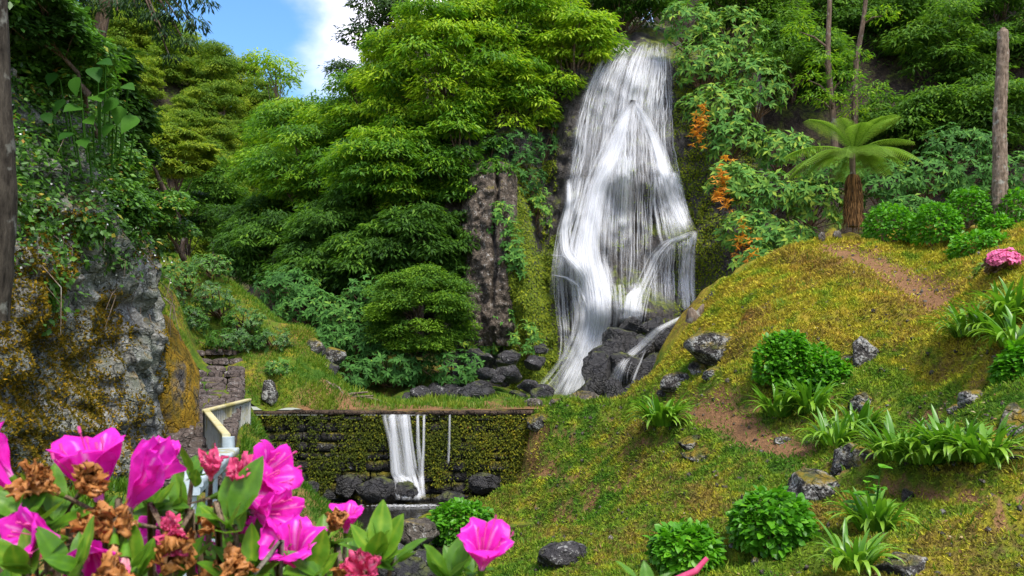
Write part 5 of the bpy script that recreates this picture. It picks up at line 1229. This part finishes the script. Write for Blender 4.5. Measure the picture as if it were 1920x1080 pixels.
def flower(px, py, Y, ax, sc, flare, seed, mat='petal', crumple=0., name='flower', spin=0., stam=True, n=5, ws=1.):
    q = P(px, py, Y)-B0; mt = axmat(q, ax, sc, spin)
    e = bpy.data.objects.new(name, None); COL.objects.link(e); e.parent = bush; e.matrix_local = mt; e.empty_display_size = .2
    for k in range(n):
        V, Fc, ti = petal_geo(k, flare, seed*10+k, crumple, ws=ws); ob('petal', mesh('petal', V, Fc, M[mat], True, tint=ti), e)
    if stam:
        for k in range(6):
            a = k*1.05; t = np.linspace(0, 1, 7); b = .10+.05*k; L_ = .92 if k == 0 else .7
            mb = MB().tube(np.c_[b*t*math.cos(a)+.12*t*t, b*t*math.sin(a), .1+L_*t], .008, 5).tube(np.array([[b*math.cos(a)+.12, b*math.sin(a), .1+L_-.02], [b*math.cos(a)+.12, b*math.sin(a), .1+L_+.05]]), .017, 6)
            ob('pistil' if k == 0 else 'stamen', mb.mesh('stamen', M['stamen']), e)
    cu = MB().tube([(0, 0, -.22), (0, 0, -.1), (0, 0, .03), (0, 0, .12)], [.018, .03, .06, .075], 7); ob('calyx', cu.mesh('calyx', M['azleaf']), e)
    stem_to(q, ax)
FL = [(190,955,.63,(-.10,-.25,1),.064,.75,1,.35),(228,972,.60,(.60,-.25,.80),.070,.10,2,.9),(290,905,.66,(.25,-.2,.9),.038,.6,3,0.),(50,935,.58,(-.6,-.45,.45),.056,.75,4,.4),
 (405,930,.64,(.95,-.35,.30),.050,.80,5,.5),(420,990,.66,(.92,-.45,-.05),.052,.80,6,.1),(560,1075,.62,(-.05,-.55,.80),.048,1.0,7,.3),(648,1005,.68,(.12,-.3,.95),.030,.85,8,.6),(902,1075,.60,(.12,-.5,.85),.044,.85,9,.8),
 (170,1015,.56,(.35,-.7,-.25),.046,.65,11,.3),(5,990,.56,(-.3,-.5,.6),.040,.6,12,.5),(385,1035,.70,(.2,-.8,.1),.036,.8,14,.1),(455,915,.66,(.85,-.4,.45),.050,.85,15,.7),(465,960,.63,(.9,-.5,.1),.044,.7,16,.2),(120,1010,.55,(-.3,-.7,.2),.042,.7,17,.2),(330,1010,.66,(-.2,-.7,.4),.036,.8,18,.4),(30,905,.62,(-.5,-.2,.7),.046,.6,19,.4)]
for (px, py, Y, ax, sc, fl, sd, sp) in FL: flower(px, py, Y, ax, sc, fl, sd, spin=sp, n=4 if sd == 2 else 5, ws=.62 if sd == 2 else 1., stam=sd != 2)
for (px, py, Y, ax, sc, fl, sd, sp) in [(395,905,.65,(.2,-.5,.7),.030,.5,21,0),(455,925,.62,(.1,-.6,.7),.032,.45,22,1),(235,1030,.54,(.2,-.6,-.75),.058,.22,23,.4),(690,1075,.60,(0,-.6,.2),.040,.5,24,.4)]:
    flower(px, py, Y, ax, sc, fl, sd, 'petalred', .22, 'fading_flower', sp, False)
for (px, py, Y, ax, sc, fl, sd, sp) in [(120,930,.57,(-.5,-.5,.45),.032,.6,31,0),(150,925,.58,(.5,-.5,.4),.030,.5,40,0),(262,985,.57,(-.2,-.7,.2),.032,.7,32,1),(305,990,.58,(.5,-.6,-.4),.036,.6,33,2),(215,1010,.54,(.2,-.6,-.7),.046,.25,34,.3),(425,1050,.62,(0,-.7,-.3),.036,.8,35,.3),(640,1055,.63,(.2,-.6,-.2),.032,.6,36,.8),(10,1045,.52,(-.3,-.6,-.2),.026,.8,37,.2),(95,1075,.53,(.1,-.7,-.3),.026,.8,38,.5),(520,1085,.62,(.1,-.5,-.3),.03,.7,39,.5),(615,1000,.65,(.4,-.4,.6),.022,.4,41,.5)]:
    flower(px, py, Y, ax, sc, fl, sd, 'petaldry', .55, 'withered_flower', sp, False)
for i in range(15):
    px = R.uniform(-10, 520); py = R.uniform(975, 1090); k = R.rand()
    flower(px, py, R.uniform(.57, .72), (R.normal(0, .5), -.6, R.normal(.1, .5)), R.uniform(.020, .032), R.uniform(.3, .9), 60+i, 'petaldry' if k < .45 else 'petalred' if k < .7 else 'petal', .55 if k < .45 else .25 if k < .7 else .06, 'withered_flower' if k < .45 else 'fading_flower' if k < .7 else 'flower', R.uniform(0, 1), False)
al_ = []
for s in range(5):
    u, v = np.meshgrid(np.linspace(0, 1, 13), np.linspace(-1, 1, 7), indexing='ij'); w = .21*np.sin(np.pi*np.clip(u*.985+.01, 0, 1)**.95)**.85
    V = np.stack([u, v*w, .16*np.abs(v)*w*1.4+(.10-.09*s)*u*u+.008*np.sin(u*16+s)], -1).reshape(-1, 3)
    ti = (.48+.13*s-.20*np.exp(-(v/.06)**2)-.15*(np.abs(v) > .9)+.1*np.sin(u*20-np.abs(v)*5)*.4).ravel()
    al_.append(mesh('leaf', V, grid_faces(13, 7), M['azleaf'], True, tint=np.clip(ti, 0, 1)))
def whorl(px, py, Y, ax, n, Ln, op=.75, dark=0):
    q = P(px, py, Y)-B0; a = unit(np.asarray(ax, float)); s = unit(np.cross(a, [.3, .9, .2])); b = np.cross(a, s)
    for i in range(n):
        f = i/n*6.283*1.0+R.uniform(-.25, .25); r = s*math.cos(f)+b*math.sin(f); o_ = op*R.uniform(.55, 1.25)
        ob('leaf', al_[min(4, max(0, int(R.normal(1.3+dark, 1.1))))], bush, M=frame(q+R.normal(0, .003, 3), r*o_+a*(1-.45*o_), a+R.normal(0, .15, 3), Ln*R.uniform(.65, 1.1)))
    stem_to(q, ax)
WH = [(440,985,.60,(.05,-.45,.9),9,.044,.85),(345,965,.62,(-.2,-.5,.85),7,.034,.8),(20,985,.55,(-.1,-.5,.9),8,.036,.8),(95,985,.57,(.3,-.4,.9),7,.036,.7),(150,1075,.52,(0,-.5,.9),7,.034,.75),(60,1075,.52,(0,-.4,.9),7,.034,.7),
 (290,960,.62,(.2,-.3,.9),6,.036,.8),(360,900,.68,(.2,-.2,1),6,.030,.8),(510,1045,.62,(-.2,-.4,.9),8,.036,.9),(610,1020,.66,(.1,-.3,.9),7,.032,.8),(705,1055,.62,(.1,-.35,.9),9,.038,.75),(735,1050,.64,(.2,-.4,.85),8,.036,.8),(840,1090,.60,(.1,-.4,.9),9,.038,.75),(880,1080,.64,(0,-.3,.9),7,.032,.7),(1215,1110,.60,(0,-.4,.9),6,.032,.8),(590,1085,.60,(0,-.5,.8),7,.036,.8),(260,1080,.55,(0,-.5,.8),7,.036,.8),(330,1070,.60,(.1,-.5,.8),7,.034,.8),(470,1085,.60,(.1,-.5,.8),7,.036,.8)]
for w in WH: whorl(*w)
for i in range(42):
    px = R.uniform(-40, 700); py = 965+R.uniform(0, 190)+(px > 520)*70; whorl(px, py, R.uniform(.66, .90), (R.normal(0, .3), -.3, .9), 6, .034, .8, .8)
ob('branch', stems.mesh('branch', M['azstem']), bush)
tw = P(1270, 1085, .8)-B0; o = ob('young_shoot', MB().tube(np.array([P(1180, 1180, .8)-B0, tw, P(1305, 1070, .8)-B0, P(1326, 1046, .8)-B0]), [.004, .0032, .003, .0022], 7).mesh('young_shoot', M['petalred']), bush); o['label'] = 'curved red shoot at the bottom edge'
